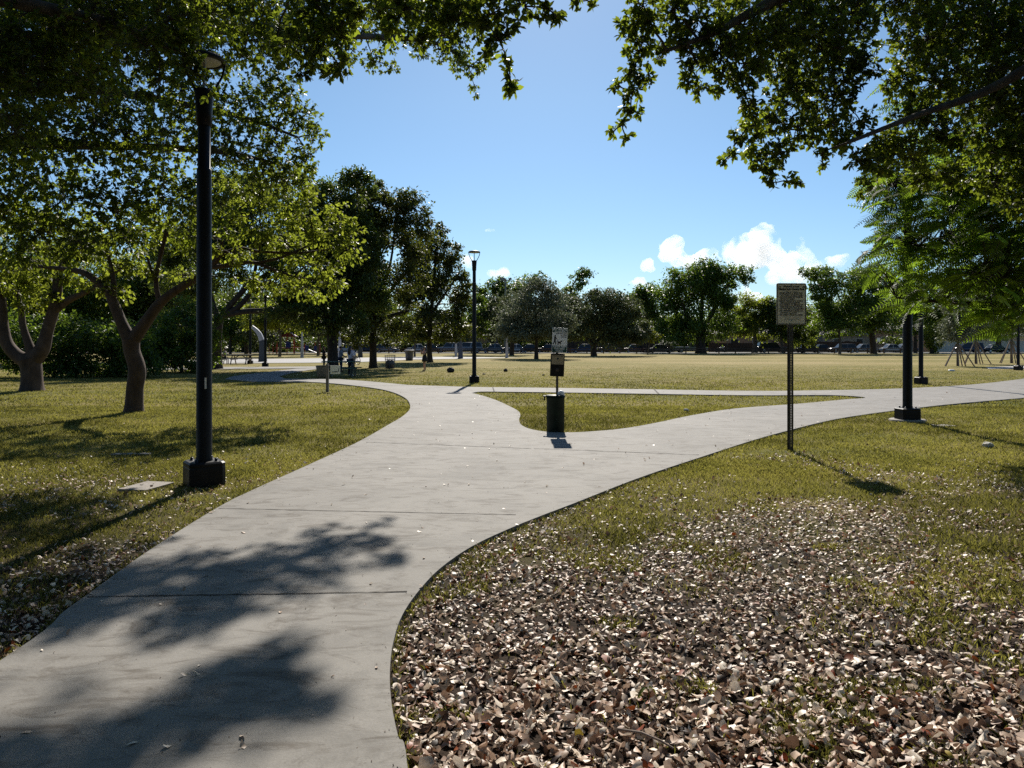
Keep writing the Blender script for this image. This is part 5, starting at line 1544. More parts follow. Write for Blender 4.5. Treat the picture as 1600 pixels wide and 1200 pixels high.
# ---- right-hand shade tree over the dry leaves
Rb = [(1005, 8, 6.6, 32), (985, 40, 6.6, 26), (1012, 45, 6.7, 26), (1000, 78, 6.6, 28), (1030, 85, 6.8, 18), (985, 112, 6.6, 20), (1005, 122, 6.5, 18), (965, 135, 6.5, 13), (988, 146, 6.5, 20), (985, 172, 6.5, 14), (972, 195, 6.5, 11), (958, 206, 6.5, 9), (1000, 178, 6.5, 9), (978, 214, 6.5, 8),
      (1050, 20, 6.9, 34), (1060, 65, 6.9, 28), (1090, 30, 7, 40), (1085, 95, 6.9, 28), (1075, 128, 6.8, 16), (1098, 138, 6.8, 17), (1125, 70, 7, 42), (1130, 118, 7, 28), (1118, 142, 6.8, 12), (1160, 40, 7.3, 46), (1165, 100, 7.2, 42), (1160, 135, 7, 18),
      (1170, 165, 7, 24), (1180, 195, 7, 26), (1155, 215, 6.9, 17), (1143, 240, 6.9, 13), (1132, 252, 6.9, 9), (1175, 232, 7, 22), (1190, 255, 7, 18), (1205, 190, 7.4, 36), (1215, 240, 7.2, 28), (1205, 272, 7, 17), (1205, 286, 7, 9), (1235, 282, 7, 14), (1250, 284, 7, 9), (1245, 140, 7.6, 50), (1255, 205, 7.4, 36), (1286, 238, 7.2, 14), (1285, 258, 7.2, 8), (1210, 60, 7.6, 60), (1240, 20, 8, 60), (1290, 80, 8, 60), (1300, 150, 8, 50), (1300, 195, 7.6, 34), (1320, 225, 7.5, 22), (1345, 250, 7.5, 24), (1352, 285, 7.5, 14), (1342, 302, 7.5, 9), (1330, 20, 8.2, 60), (1345, 105, 8, 30), (1345, 190, 8, 24), (1375, 225, 8, 30), (1370, 260, 7.8, 26),
      (1405, 130, 8.4, 34), (1430, 180, 8.2, 42), (1420, 235, 8, 40), (1450, 60, 8.6, 60), (1470, 130, 8.4, 56), (1480, 215, 8.2, 36), (1520, 40, 8.8, 70), (1540, 140, 8.6, 66), (1545, 220, 8.3, 50), (1600, 80, 8.8, 80), (1610, 180, 8.6, 66), (1600, 250, 8.3, 50), (1680, 130, 8.8, 90), (1430, -20, 9, 70), (1540, -40, 9.5, 80), (1330, -50, 9.5, 80), (1230, -60, 9.5, 80), (1130, -50, 9, 70), (1050, -40, 8.5, 50), (1640, -30, 9.5, 100), (1720, 40, 9, 90), (1720, 200, 8.8, 80), (1820, 120, 9, 100), (1830, -20, 9.2, 100), (1920, 60, 9.2, 100), (1760, 290, 8.6, 50), (1440, 275, 8.2, 26), (1490, 270, 8.2, 30), (1550, 285, 8.3, 34), (1600, 300, 8.4, 44), (1385, 230, 8.2, 30)]
Rback = [(1150, 10, 9.5, 60, .45), (1250, 30, 10, 70, .45), (1330, 80, 10.5, 60, .4), (1450, 60, 10.5, 70, .4), (1560, 60, 11, 90, .5), (1520, 150, 10.2, 50, .4), (1600, 170, 10.5, 70, .6), (1240, 110, 9.6, 50, .7), (1400, -90, 11, 110, .7), (1550, -120, 11.5, 110, .7), (1250, -110, 10.5, 110, .7)]
canopy('large dark leaved tree whose branches hang into the top right corner', (8.4, 2.2, 0),
       [[(8.4, 2.2, -.05, .34), (8.3, 2.4, 1.2, .28), (8.1, 2.8, 2.4, .25), (7.6, 3.6, 3.5, .2), (7.0, 5.0, 4.4, .16)],
        [(7.0, 5.0, 4.4, .15), (5.8, 6.4, 4.8, .11), (4.4, 7.2, 5.0, .09), (2.9, 7.4, 5.05, .06), (2.25, 7.2, 4.75, .045), (1.9, 7.0, 4.5, .03), (1.35, 6.7, 4.2, .016)],
        [(7.4, 4.0, 3.8, .15), (6.6, 6.0, 5.0, .11), (6.0, 8.0, 5.6, .07), (5.4, 9.5, 5.9, .04)], [(6.0, 7.4, 5.0, .07), (5.0, 7.8, 4.3, .05), (4.0, 7.6, 3.9, .03), (3.1, 7.1, 3.5, .016)],
        [(7.3, 4.4, 4.0, .12), (7.0, 7.0, 4.4, .08), (6.2, 8.4, 4.2, .05), (5.2, 8.3, 3.7, .02)]],
       Rb + Rback + over(-.4, 9.5, 2), M['lf_near'], M['bark_grey'], 41, .062, 1.25)

# ---- left-hand near tree: sprays over the top of the frame
L1 = [(500, 20, 6.8, 48), (470, 70, 6.8, 45), (505, 75, 6.6, 40), (530, 45, 6.6, 34), (528, 100, 6.5, 20), (512, 112, 6.5, 18), (470, 115, 6.8, 16), (545, 25, 6.6, 26), (540, 92, 6.4, 14), (560, 20, 6.6, 20), (590, 15, 6.4, 28), (630, 15, 6.2, 32), (612, 50, 6.2, 22), (670, 25, 6, 36), (660, 62, 6, 22), (700, 55, 6, 26), (720, 20, 6, 36), (745, 35, 5.8, 30), (770, 20, 5.8, 36), (780, 62, 5.6, 22), (792, 95, 5.6, 16), (797, 125, 5.5, 12), (796, 142, 5.5, 9), (765, 85, 5.6, 14), (820, 10, 5.7, 24), (800, 40, 5.6, 16), (856, 14, 5.7, 22), (868, 26, 5.6, 12), (900, 4, 5.7, 12), (925, 5, 6, 9), (620, -40, 6.6, 60), (720, -40, 6.4, 60), (820, -40, 6.2, 50), (520, -40, 7, 70),
      (240, 70, 8, 45, .7), (250, 120, 8, 24, .7), (238, 150, 8, 18, .7), (180, 70, 8, 16, .6), (300, 110, 8.2, 26, .6), (265, 30, 8, 50, .8), (330, 20, 8, 50, .8), (400, 30, 7.6, 50, .8), (430, 70, 7.2, 36, .8), (380, 90, 7.8, 26, .6), (160, 20, 8.4, 60, .9), (80, 40, 8.6, 70, .9), (60, 130, 8.6, 60, .8), (140, 130, 8.6, 50, .8), (0, 80, 8.8, 80, .9), (200, 50, 9.2, 60, .9), (120, 80, 9.4, 70, .9), (300, 30, 9, 60, .9), (20, 200, 8.8, 60, .6), (330, 150, 8, 14, .5), (240, 185, 8, 12, .5), (-60, 100, 9, 100, .8), (100, -60, 9, 110, .8), (260, -60, 8.6, 100, .8), (400, -50, 8, 80, .8), (303, 92, 8.2, 17, 1.3), (312, 118, 8.2, 12, 1.2), (290, 70, 8.2, 20, 1.2)]
canopy('near tree whose leafy sprays hang across the top left and middle of the view', (-7.6, 3.4, 0),
       [[(-7.6, 3.4, -.05, .36), (-7.5, 3.5, 1.2, .3), (-7.2, 3.9, 2.6, .26), (-6.6, 4.8, 4.0, .2)],
        [(-6.6, 4.8, 4.0, .17), (-5.2, 6.4, 5.2, .12), (-3.4, 7.0, 5.6, .09), (-1.6, 6.6, 5.2, .06), (-.2, 6.0, 4.6, .035), (.3, 5.7, 4.3, .02)],
        [(-6.4, 5.0, 4.2, .13), (-6.0, 7.6, 5.2, .09), (-4.6, 8.4, 5.2, .06), (-3.6, 8.3, 4.8, .03)], [(-6.6, 4.8, 4.0, .12), (-7.4, 7.6, 5.0, .07), (-6.0, 8.6, 4.6, .03)], [(-3.4, 7.0, 5.6, .06), (-2.0, 7.0, 4.9, .04), (-1.6, 6.7, 4.4, .02)]],
       L1 + over(-9.5, -.6, 1), M['lf_near'], M['bark_grey'], 42, .066, 1.15)

# ---- left-hand larger tree further back (small leaves, D 11 to 16)
L2 = [(445, 155, 14, 40), (470, 185, 14, 34), (490, 210, 14, 22), (478, 245, 14, 26), (455, 275, 14, 34), (430, 215, 14, 45), (415, 140, 14, 36), (380, 170, 13.5, 46), (350, 230, 13, 60), (410, 270, 14, 50), (300, 160, 13, 70), (230, 220, 12.5, 80), (150, 190, 12, 90), (60, 220, 12, 90), (-20, 200, 12, 100), (280, 80, 13.5, 80), (180, 90, 13, 90), (80, 80, 13, 90), (-20, 60, 13, 100), (360, 70, 14, 50), (420, 60, 14, 60), (470, 30, 15, 60), (20, 310, 11.5, 60), (100, 310, 11.5, 70), (60, 370, 11.2, 45), (130, 380, 11.2, 36), (180, 330, 11.8, 60), (250, 310, 12, 60), (320, 310, 12.5, 50), (-60, 320, 11.5, 80), (20, 395, 11, 26), (105, 405, 11.2, 18), (290, 360, 12.4, 30, .7), (200, 380, 11.6, 30, .6), (340, 365, 13, 26, .5),
      (585, 95, 16, 22), (600, 60, 16, 26), (612, 108, 16, 12), (640, 55, 16, 26), (655, 85, 16, 16), (675, 40, 16, 30), (690, 85, 16, 18), (712, 65, 16, 22), (720, 95, 16, 16), (735, 112, 16, 13), (741, 135, 16, 9), (744, 150, 16, 6), (740, 40, 17, 28), (700, 15, 17, 40), (620, 15, 16.5, 40), (560, 40, 16, 34), (540, 80, 15.5, 26), (520, 50, 15.5, 34),
      (748, -30, 16, 22, 2), (752, -56, 16, 22, 2), (730, -66, 16, 24, 2), (718, -84, 16, 22, 2), (735, -42, 16, 20, 2), (770, -48, 16, 16, 1.5), (690, -86, 16, 20, 2), (700, 14, 16, 26, 1.6), (690, 50, 16, 26, 1.5), (640, 10, 16, 26, 1.5), (766, 80, 16, 13, 1.4), (750, 104, 16, 14, 1.4), (630, -120, 16, 50), (610, 14, 16, 30), (650, 22, 16, 24), (590, 6, 16, 26), (715, 102, 16.5, 18), (728, 84, 16.5, 14), (540, -110, 16, 70), (480, -60, 16, 70), (420, -90, 16, 90), (350, -40, 15, 80), (200, -60, 15, 120), (0, -60, 15, 120), (100, -160, 16, 130), (300, -180, 17, 140), (500, -200, 18, 120), (700, -150, 18, 60)]
canopy('spreading small leaved tree behind the nearest lamp, filling the upper left', (-13.2, 13.5, 0),
       [[(-13.2, 13.5, -.05, .42), (-13.1, 13.4, 1.5, .35), (-12.8, 13.2, 3.0, .3), (-11.8, 13.0, 4.6, .24), (-10.4, 13.0, 6.0, .2)],
        [(-10.4, 13.0, 6.0, .19), (-8.0, 13.6, 7.0, .14), (-5.6, 14.6, 7.6, .1), (-3.4, 15.6, 7.9, .07), (-1.6, 16, 7.9, .04), (-.9, 16, 7.4, .02)],
        [(-11.8, 13.0, 4.6, .16), (-9.6, 12.4, 4.8, .11), (-7.2, 12.6, 4.9, .08), (-5.2, 13.4, 5.0, .05), (-4.2, 14, 4.9, .02)], [(-10.4, 13, 6.0, .14), (-7.6, 13, 6.0, .09), (-5.2, 13.8, 5.8, .05), (-3.9, 14, 5.4, .02)],
        [(-11.4, 12.9, 4.8, .12), (-10, 12, 4.2, .08), (-8.2, 11.6, 3.7, .04), (-7.0, 11.4, 3.3, .02)], [(-10.4, 13, 6, .14), (-8.6, 15, 8.4, .1), (-5.6, 16.4, 9.6, .06), (-3, 16.4, 9.8, .03)]],
       L2, M['lf_near'], M['bark_grey'], 43, .082, .85)

# ---- feathery tree on the right
def feathery():
    rng = np.random.default_rng(51)
    base = Vector((9.9, 12.6, 0))
    t = empty('feathery_tree', 'tree with bright green feathery fronds reaching in from the right edge', 'tree', base, 0, 'park trees')
    mb = MB(); nd = []
    def br(l):
        c = catmull(l, 5); pts = [Vector(q[:3]) - base for q in c]; rs = [q[3] for q in c]; mb.tube(pts, rs, 9); nd.extend(zip(pts, rs)); return pts
    br([(9.9, 12.6, -.05, .2), (9.8, 12.6, 1.4, .15), (9.5, 12.5, 2.6, .12), (9.2, 12.5, 4.2, .09), (8.8, 12.6, 5.4, .06)])
    def pl(D, pts): return [(*P(a, b, D + (dd if dd else 0)), r) for a, b, r, dd in pts]
    br(pl(12.4, [(1650, 455, .06, 0), (1580, 475, .05, 0), (1510, 474, .035, 0), (1450, 470, .024, 0), (1400, 465, .014, 0)]))
    br(pl(12.4, [(1470, 471, .026, 0), (1500, 450, .02, .3), (1520, 425, .012, .4)]))
    br(pl(12.4, [(1660, 400, .055, .2), (1570, 385, .04, .2), (1480, 380, .028, .1), (1420, 385, .018, 0)]))
    br(pl(12.4, [(1660, 320, .05, .4), (1560, 310, .035, .4), (1470, 295, .025, .3), (1390, 290, .015, .2)]))
    br(pl(12.4, [(1650, 250, .05, .6), (1560, 230, .03, .6), (1480, 210, .02, .6)]))
    br(pl(12.0, [(1660, 480, .04, -.4), (1600, 440, .03, -.4), (1540, 430, .02, -.4)]))
    NP = np.array([p for p, r in nd])
    V = []; T = []
    anchors = []
    # (px, py, count, spread px)
    for px, py, c_, s_ in ((1380, 400, 10, 22), (1420, 385, 16, 30), (1470, 370, 22, 36), (1520, 380, 26, 40), (1580, 380, 30, 44), (1420, 455, 12, 26), (1440, 440, 14, 26), (1500, 430, 20, 34), (1560, 430, 26, 40), (1590, 480, 16, 34), (1545, 482, 8, 18), (1400, 320, 14, 26), (1370, 295, 10, 20), (1440, 300, 22, 36), (1500, 310, 26, 40), (1570, 310, 34, 44), (1480, 250, 20, 40), (1550, 240, 26, 44), (1430, 250, 14, 30), (1395, 345, 8, 18), (1600, 260, 24, 44), (1420, 150, 8, 30), (1450, 40, 5, 20), (1620, 400, 24, 40), (1385, 265, 8, 16), (1680, 300, 30, 50), (1740, 380, 30, 50), (1720, 220, 26, 50), (1820, 330, 30, 60), (1680, 420, 20, 40), (1760, 150, 26, 60), (1540, 350, 30, 50), (1590, 430, 30, 44), (1500, 280, 24, 44), (1580, 230, 24, 50)):
        for _ in range(int(c_ * 2.5)):
            anchors.append((px + rng.normal(0, s_ * .75), py + rng.normal(0, s_ * .72), 12.5 + rng.normal(0, .7)))
    for px, py, D in anchors:
        o = np.array(P(px, py, D) - base)
        j = int(np.argmin(np.linalg.norm(NP - o, axis=1)))
        az = rng.normal(math.pi, 1.0) if rng.random() < .78 else rng.uniform(0, 6.28)
        d = np.array([math.cos(az), math.sin(az) * .9, rng.normal(.02, .26)]); d /= np.linalg.norm(d)
        a0 = o - d * .2
        if np.linalg.norm(NP[j] - a0) < 1.6 and rng.random() < .8:
            mb.tube([Vector(NP[j]), Vector((NP[j] + a0) / 2 + np.array([0, 0, .05])), Vector(a0)], [.008, .006, .004], 4, caps=False)
        Lr = rng.uniform(.30, .52); npn = int(rng.integers(13, 18))
        up = np.array([rng.normal(0, .3), -rng.uniform(.1, 1.3), .75]); side = np.cross(d, up); side /= np.linalg.norm(side); nm = np.cross(side, d)
        tw = rng.normal(0, .25); side, nm = side * math.cos(tw) + nm * math.sin(tw), nm * math.cos(tw) - side * math.sin(tw)
        drop = rng.uniform(.25, .9)
        tint = np.clip(rng.normal(.45, .22), 0, 1)
        pr = None
        rp = []
        for i in range(npn + 1):
            u = i / npn
            q = a0 + d * Lr * u + nm * (-drop * Lr * u * u)
            rp.append(Vector(q))
            if i == 0: continue
            pl_ = .115 * math.sin(math.pi * (u * .80 + .14)) * rng.uniform(.9, 1.1)
            for s in (-1, 1):
                pd = side * s + d * .42 + nm * rng.normal(.02, .08); pd /= np.linalg.norm(pd)
                e = np.cross(nm, pd) ; w0 = .0125
                m1 = q + pd * pl_ * .5 - nm * pl_ * .06; m2 = q + pd * pl_ - nm * pl_ * .22
                V += [q - e * w0 * .6, q + e * w0 * .6, m1 + e * w0, m1 - e * w0]; T.append(np.clip(tint + rng.normal(0, .1), 0, 1))
                V += [m1 - e * w0, m1 + e * w0, m2 + e * w0 * .35, m2 - e * w0 * .35]; T.append(T[-1])
        mb.tube(rp[::3] + [rp[-1]], .0032, 4, caps=False)
    mb.build('trunk', M['bark_dark'], t)
    link('crown', np_mesh('crown', np.array(V), 4, 0, np.array(T)), M['lf_fern'], t)
feathery()

# ---- smooth barked trees on the left lawn
tree('smooth grey barked tree at the left frame edge with three thick limbs', 26.7,
     [[(50, 611, 17), (50, 595, 15.5), (49, 575, 15), (46, 562, 17)], [(46, 566, 13), (26, 555, 10), (10, 535, 9), (4, 505, 8), (2, 470, 7), (-6, 430, 5)], [(52, 560, 10), (44, 535, 6), (36, 510, 5), (33, 485, 4.5), (28, 460, 3)],
      [(50, 564, 13), (66, 545, 11), (73, 520, 9), (82, 490, 8.5), (88, 465, 8), (90, 440, 7), (93, 405, 5), (100, 370, 3)], [(88, 484, 6), (105, 470, 5.5), (132, 457, 4.5), (160, 440, 3)]],
     [(15, 425, 42, 30), (60, 410, 40, 30), (30, 455, 36, 24), (65, 460, 28, 20), (105, 420, 34, 26), (10, 385, 46, 30), (80, 370, 46, 34), (-40, 420, 60, 44), (130, 395, 36, 26), (40, 480, 24, 14), (20, 340, 50, 30), (-50, 350, 60, 40), (150, 440, 26, 18)],
     'quad', .15, 1.0, M['lf_gumbo'], M['bark_gumbo'], 61, name='smooth_bark_tree', grow=1.0, clump=.3)
tree('smooth barked tree forking low into two limbs, left of the nearest lamp', 18.4,
     [[(209, 645, 14.5), (210, 625, 13.2), (211, 605, 12.5), (214, 585, 13), (213, 570, 12.5), (206, 548, 12), (205, 530, 13)], [(203, 532, 11), (190, 505, 8.5), (178, 475, 7.8), (168, 455, 6.5), (148, 437, 5.8), (130, 426, 5), (105, 421, 3.6), (50, 415, 2.4)], [(176, 470, 5.5), (178, 446, 4.2), (172, 410, 3), (160, 370, 2)],
      [(207, 532, 11), (226, 506, 9), (246, 478, 8), (262, 463, 6.8), (284, 448, 6.2), (306, 436, 5.6), (328, 418, 4.8), (345, 398, 4)], [(250, 472, 5), (244, 448, 4), (247, 415, 3.5), (258, 370, 3), (268, 315, 2.2)], [(246, 450, 3), (236, 420, 2.5), (230, 402, 1.8)],
      [(335, 412, 4.2), (345, 385, 3.2), (352, 360, 2.4)], [(330, 418, 4), (362, 414, 3.4), (395, 410, 2.8), (425, 420, 2.2), (460, 432, 1.6)], [(345, 398, 3.4), (375, 388, 2.6), (405, 393, 2.2), (470, 395, 1.8), (520, 388, 1.2)], [(400, 411, 2.2), (440, 402, 2), (490, 380, 1.4)]],
     [(470, 335, 50, 36), (520, 370, 36, 28), (548, 392, 22, 18), (500, 415, 36, 24), (450, 385, 44, 30), (430, 440, 34, 20), (480, 450, 36, 20), (520, 445, 22, 15), (405, 345, 52, 36), (360, 395, 34, 26), (420, 290, 52, 32), (470, 290, 34, 26), (350, 310, 56, 40), (270, 360, 50, 34), (200, 350, 50, 34), (240, 425, 20, 13), (285, 430, 24, 13), (190, 420, 32, 26), (180, 395, 30, 24), (185, 455, 24, 18), (130, 360, 50, 34), (310, 370, 34, 30), (530, 340, 24, 20), (555, 365, 14, 12), (390, 440, 20, 14), (100, 395, 40, 24)],
     'quad', .115, 0.95, M['lf_gumbo'], M['bark_gumbo'], 62, name='smooth_bark_tree', grow=1.0, clump=.28, nclump=14)

# ---- dark trees in the middle distance
tree('dark trunked tree standing behind the nearest lamp post, limbs reaching right', 48.5,
     [[(340, 577, 8), (339, 555, 7.2), (340, 520, 6.6), (343, 495, 6.5)], [(343, 497, 5), (366, 470, 4.4), (388, 445, 4), (410, 432, 3), (440, 412, 2)], [(344, 495, 5), (372, 480, 4.5), (392, 455, 3.5), (398, 425, 2.5), (400, 400, 1.5)], [(345, 494, 4.6), (380, 487, 4.4), (420, 484, 4), (470, 472, 3.2), (515, 458, 2)], [(341, 500, 5), (325, 450, 4), (320, 400, 2.6), (330, 350, 1.5)]],
     [(430, 395, 50, 34), (380, 370, 56, 40), (330, 380, 50, 40), (480, 430, 46, 26), (440, 445, 34, 18), (350, 430, 34, 26), (300, 440, 40, 30), (420, 330, 60, 40), (500, 465, 34, 16), (280, 390, 50, 40), (340, 320, 60, 40), (490, 380, 44, 34)],
     'quad', .20, 1.9, M['lf_far_dark'], M['bark_dark'], 63, clump=.34)
tree('huge near black tree with the people gathered at its trunk', 47.5,
     [[(520, 577, 10), (520, 560, 8.5), (519, 535, 8), (518, 515, 9)], [(516, 520, 6), (508, 490, 5), (490, 460, 4), (470, 440, 2.5)], [(520, 518, 6.5), (524, 480, 5.5), (530, 430, 4.5), (536, 370, 3), (540, 320, 2)], [(521, 520, 6), (540, 495, 4.6), (560, 470, 3.6), (580, 440, 2)]],
     [(520, 440, 50, 36), (480, 470, 40, 26), (555, 460, 44, 34), (540, 400, 56, 44), (505, 380, 46, 40), (545, 345, 46, 36), (520, 305, 34, 30), (560, 300, 34, 26), (545, 282, 18, 12), (500, 498, 40, 16), (548, 505, 34, 18), (462, 494, 30, 13), (570, 400, 30, 40), (490, 340, 40, 40), (440, 480, 34, 20)],
     'quad', .20, 2.2, M['lf_far_dark'], M['bark_dark'], 64, clump=.34)
tree('tall olive brown tree just left of the wire litter basket', 51,
     [[(583, 576, 7), (583, 560, 5.8), (583, 530, 5.2), (584, 500, 4.8), (583, 470, 4.4), (585, 430, 3.4), (588, 380, 2.4), (592, 330, 1.4)], [(585, 490, 3.6), (600, 468, 3), (622, 440, 2.5), (648, 415, 1.6)], [(584, 470, 3), (604, 430, 2.4), (612, 400, 1.8), (618, 350, 1.2)], [(584, 512, 3), (605, 495, 2.6), (640, 485, 1.8)], [(583, 450, 2.4), (570, 415, 1.8), (560, 380, 1.2)]],
     [(600, 330, 40, 30), (632, 315, 24, 18), (652, 330, 16, 14), (640, 350, 30, 24), (585, 300, 22, 14), (610, 378, 40, 28), (645, 385, 24, 22), (570, 370, 34, 34), (575, 430, 30, 28), (612, 430, 26, 16), (600, 505, 34, 22), (570, 490, 34, 24), (634, 475, 22, 12), (560, 320, 30, 30), (600, 530, 26, 10), (555, 530, 26, 12), (590, 470, 18, 14), (640, 440, 28, 22), (655, 405, 18, 18), (575, 340, 26, 26)],
     'quad', .20, 1.6, M['lf_olive'], M['bark_dark'], 65, clump=.32)
tree('tree with rust tinged lower leaves left of the middle lamp post', 66,
     [[(672, 565, 4.6), (671, 550, 4), (671, 525, 3.6), (674, 490, 3.2), (678, 440, 2.4), (682, 385, 1.4)], [(672, 510, 2.6), (655, 480, 2), (645, 450, 1.4)], [(674, 490, 2.4), (695, 460, 1.8), (712, 435, 1.2)]],
     [(680, 390, 24, 24), (684, 362, 12, 12), (670, 420, 30, 26), (700, 415, 24, 22), (716, 428, 15, 12), (725, 440, 9, 8), (655, 455, 34, 26), (690, 460, 36, 26), (712, 475, 22, 20), (665, 495, 38, 20), (700, 505, 32, 18), (640, 500, 26, 18), (715, 525, 16, 8), (680, 525, 30, 9), (655, 528, 22, 7), (640, 465, 20, 16), (662, 388, 16, 16), (648, 432, 26, 22), (704, 395, 15, 15), (726, 452, 12, 11), (660, 360, 10, 10)],
     'quad', .26, 1.7, M['lf_olive'], M['bark_dark'], 66, clump=.32)
# ---- hedge and bushes on the left
def bush(label, D, blobs, mat, seed, Lf, cov=1.7, name='bush', group='bushes and hedges'):
    x0 = blobs[0][0]
    return tree(label, D, [[(x0, HZ + CH / D * F, 3), (x0, HZ + CH / D * F - 14, 2.4), (x0 + 3, HZ + CH / D * F - 30, 1.2)]], blobs, 'q', Lf, cov, mat, M['bark_dark'], seed, name=name, clump=.36, nclump=12, group=group, cat='bush')
bush('long dark hedge mass behind the left hand trees, its top edge lit', 37, [(60, 560, 40, 26), (10, 555, 44, 30), (110, 560, 40, 26), (160, 560, 40, 26), (200, 562, 30, 22), (50, 525, 40, 22), (110, 525, 36, 24), (160, 525, 36, 26), (90, 500, 24, 12), (10, 520, 40, 24), (-50, 550, 50, 36), (195, 535, 30, 26), (225, 565, 26, 18)], M['lf_mid'], 71, .16, 1.9, name='hedge')
bush('broad dark conical bush behind the nearest lamp post', 43, [(284, 562, 40, 17), (278, 540, 42, 24), (292, 535, 36, 26), (285, 510, 40, 22), (285, 488, 28, 16), (255, 560, 24, 14), (310, 540, 14, 15), (338, 494, 13, 12)], M['lf_mid'], 72, .18, 1.9)
bush('yellow green bush low behind the rules sign post', 128, [(1255, 530, 12, 10), (1240, 534, 9, 8), (1268, 536, 9, 7)], M['lf_gumbo'], 73, .32)
bush('bright yellow green bush just right of the two thick lamp posts', 120, [(1456, 530, 12, 14), (1450, 522, 8, 8), (1460, 540, 9, 8)], M['lf_bright'], 74, .3)
bush('dark shrub before the peach house on the right', 140, [(1392, 533, 13, 9), (1402, 536, 9, 6)], M['lf_far_dark'], 75, .36)
bush('clipped dark hedge behind the parked cars left of the middle lamp', 139, [(640, 543, 15, 7), (615, 543, 14, 7), (665, 543, 14, 7), (590, 543, 14, 7), (690, 542, 12, 6), (755, 542, 14, 6)], M['lf_far_dark'], 76, .36, 2.2, name='hedge')
bush('clipped hedge strip behind the cars right of the middle lamp', 139, [(800, 543, 14, 7), (825, 543, 14, 7), (850, 542, 14, 7), (778, 543, 12, 6)], M['lf_far_dark'], 77, .36, 2.2, name='hedge')
bush('dark hedge behind the playground and picnic table', 134, [(380, 538, 20, 14), (350, 538, 22, 14), (410, 536, 22, 14), (440, 537, 20, 12), (480, 537, 20, 11), (510, 538, 20, 11), (320, 538, 20, 12)], M['lf_far_dark'], 78, .3, 2.0, name='hedge')

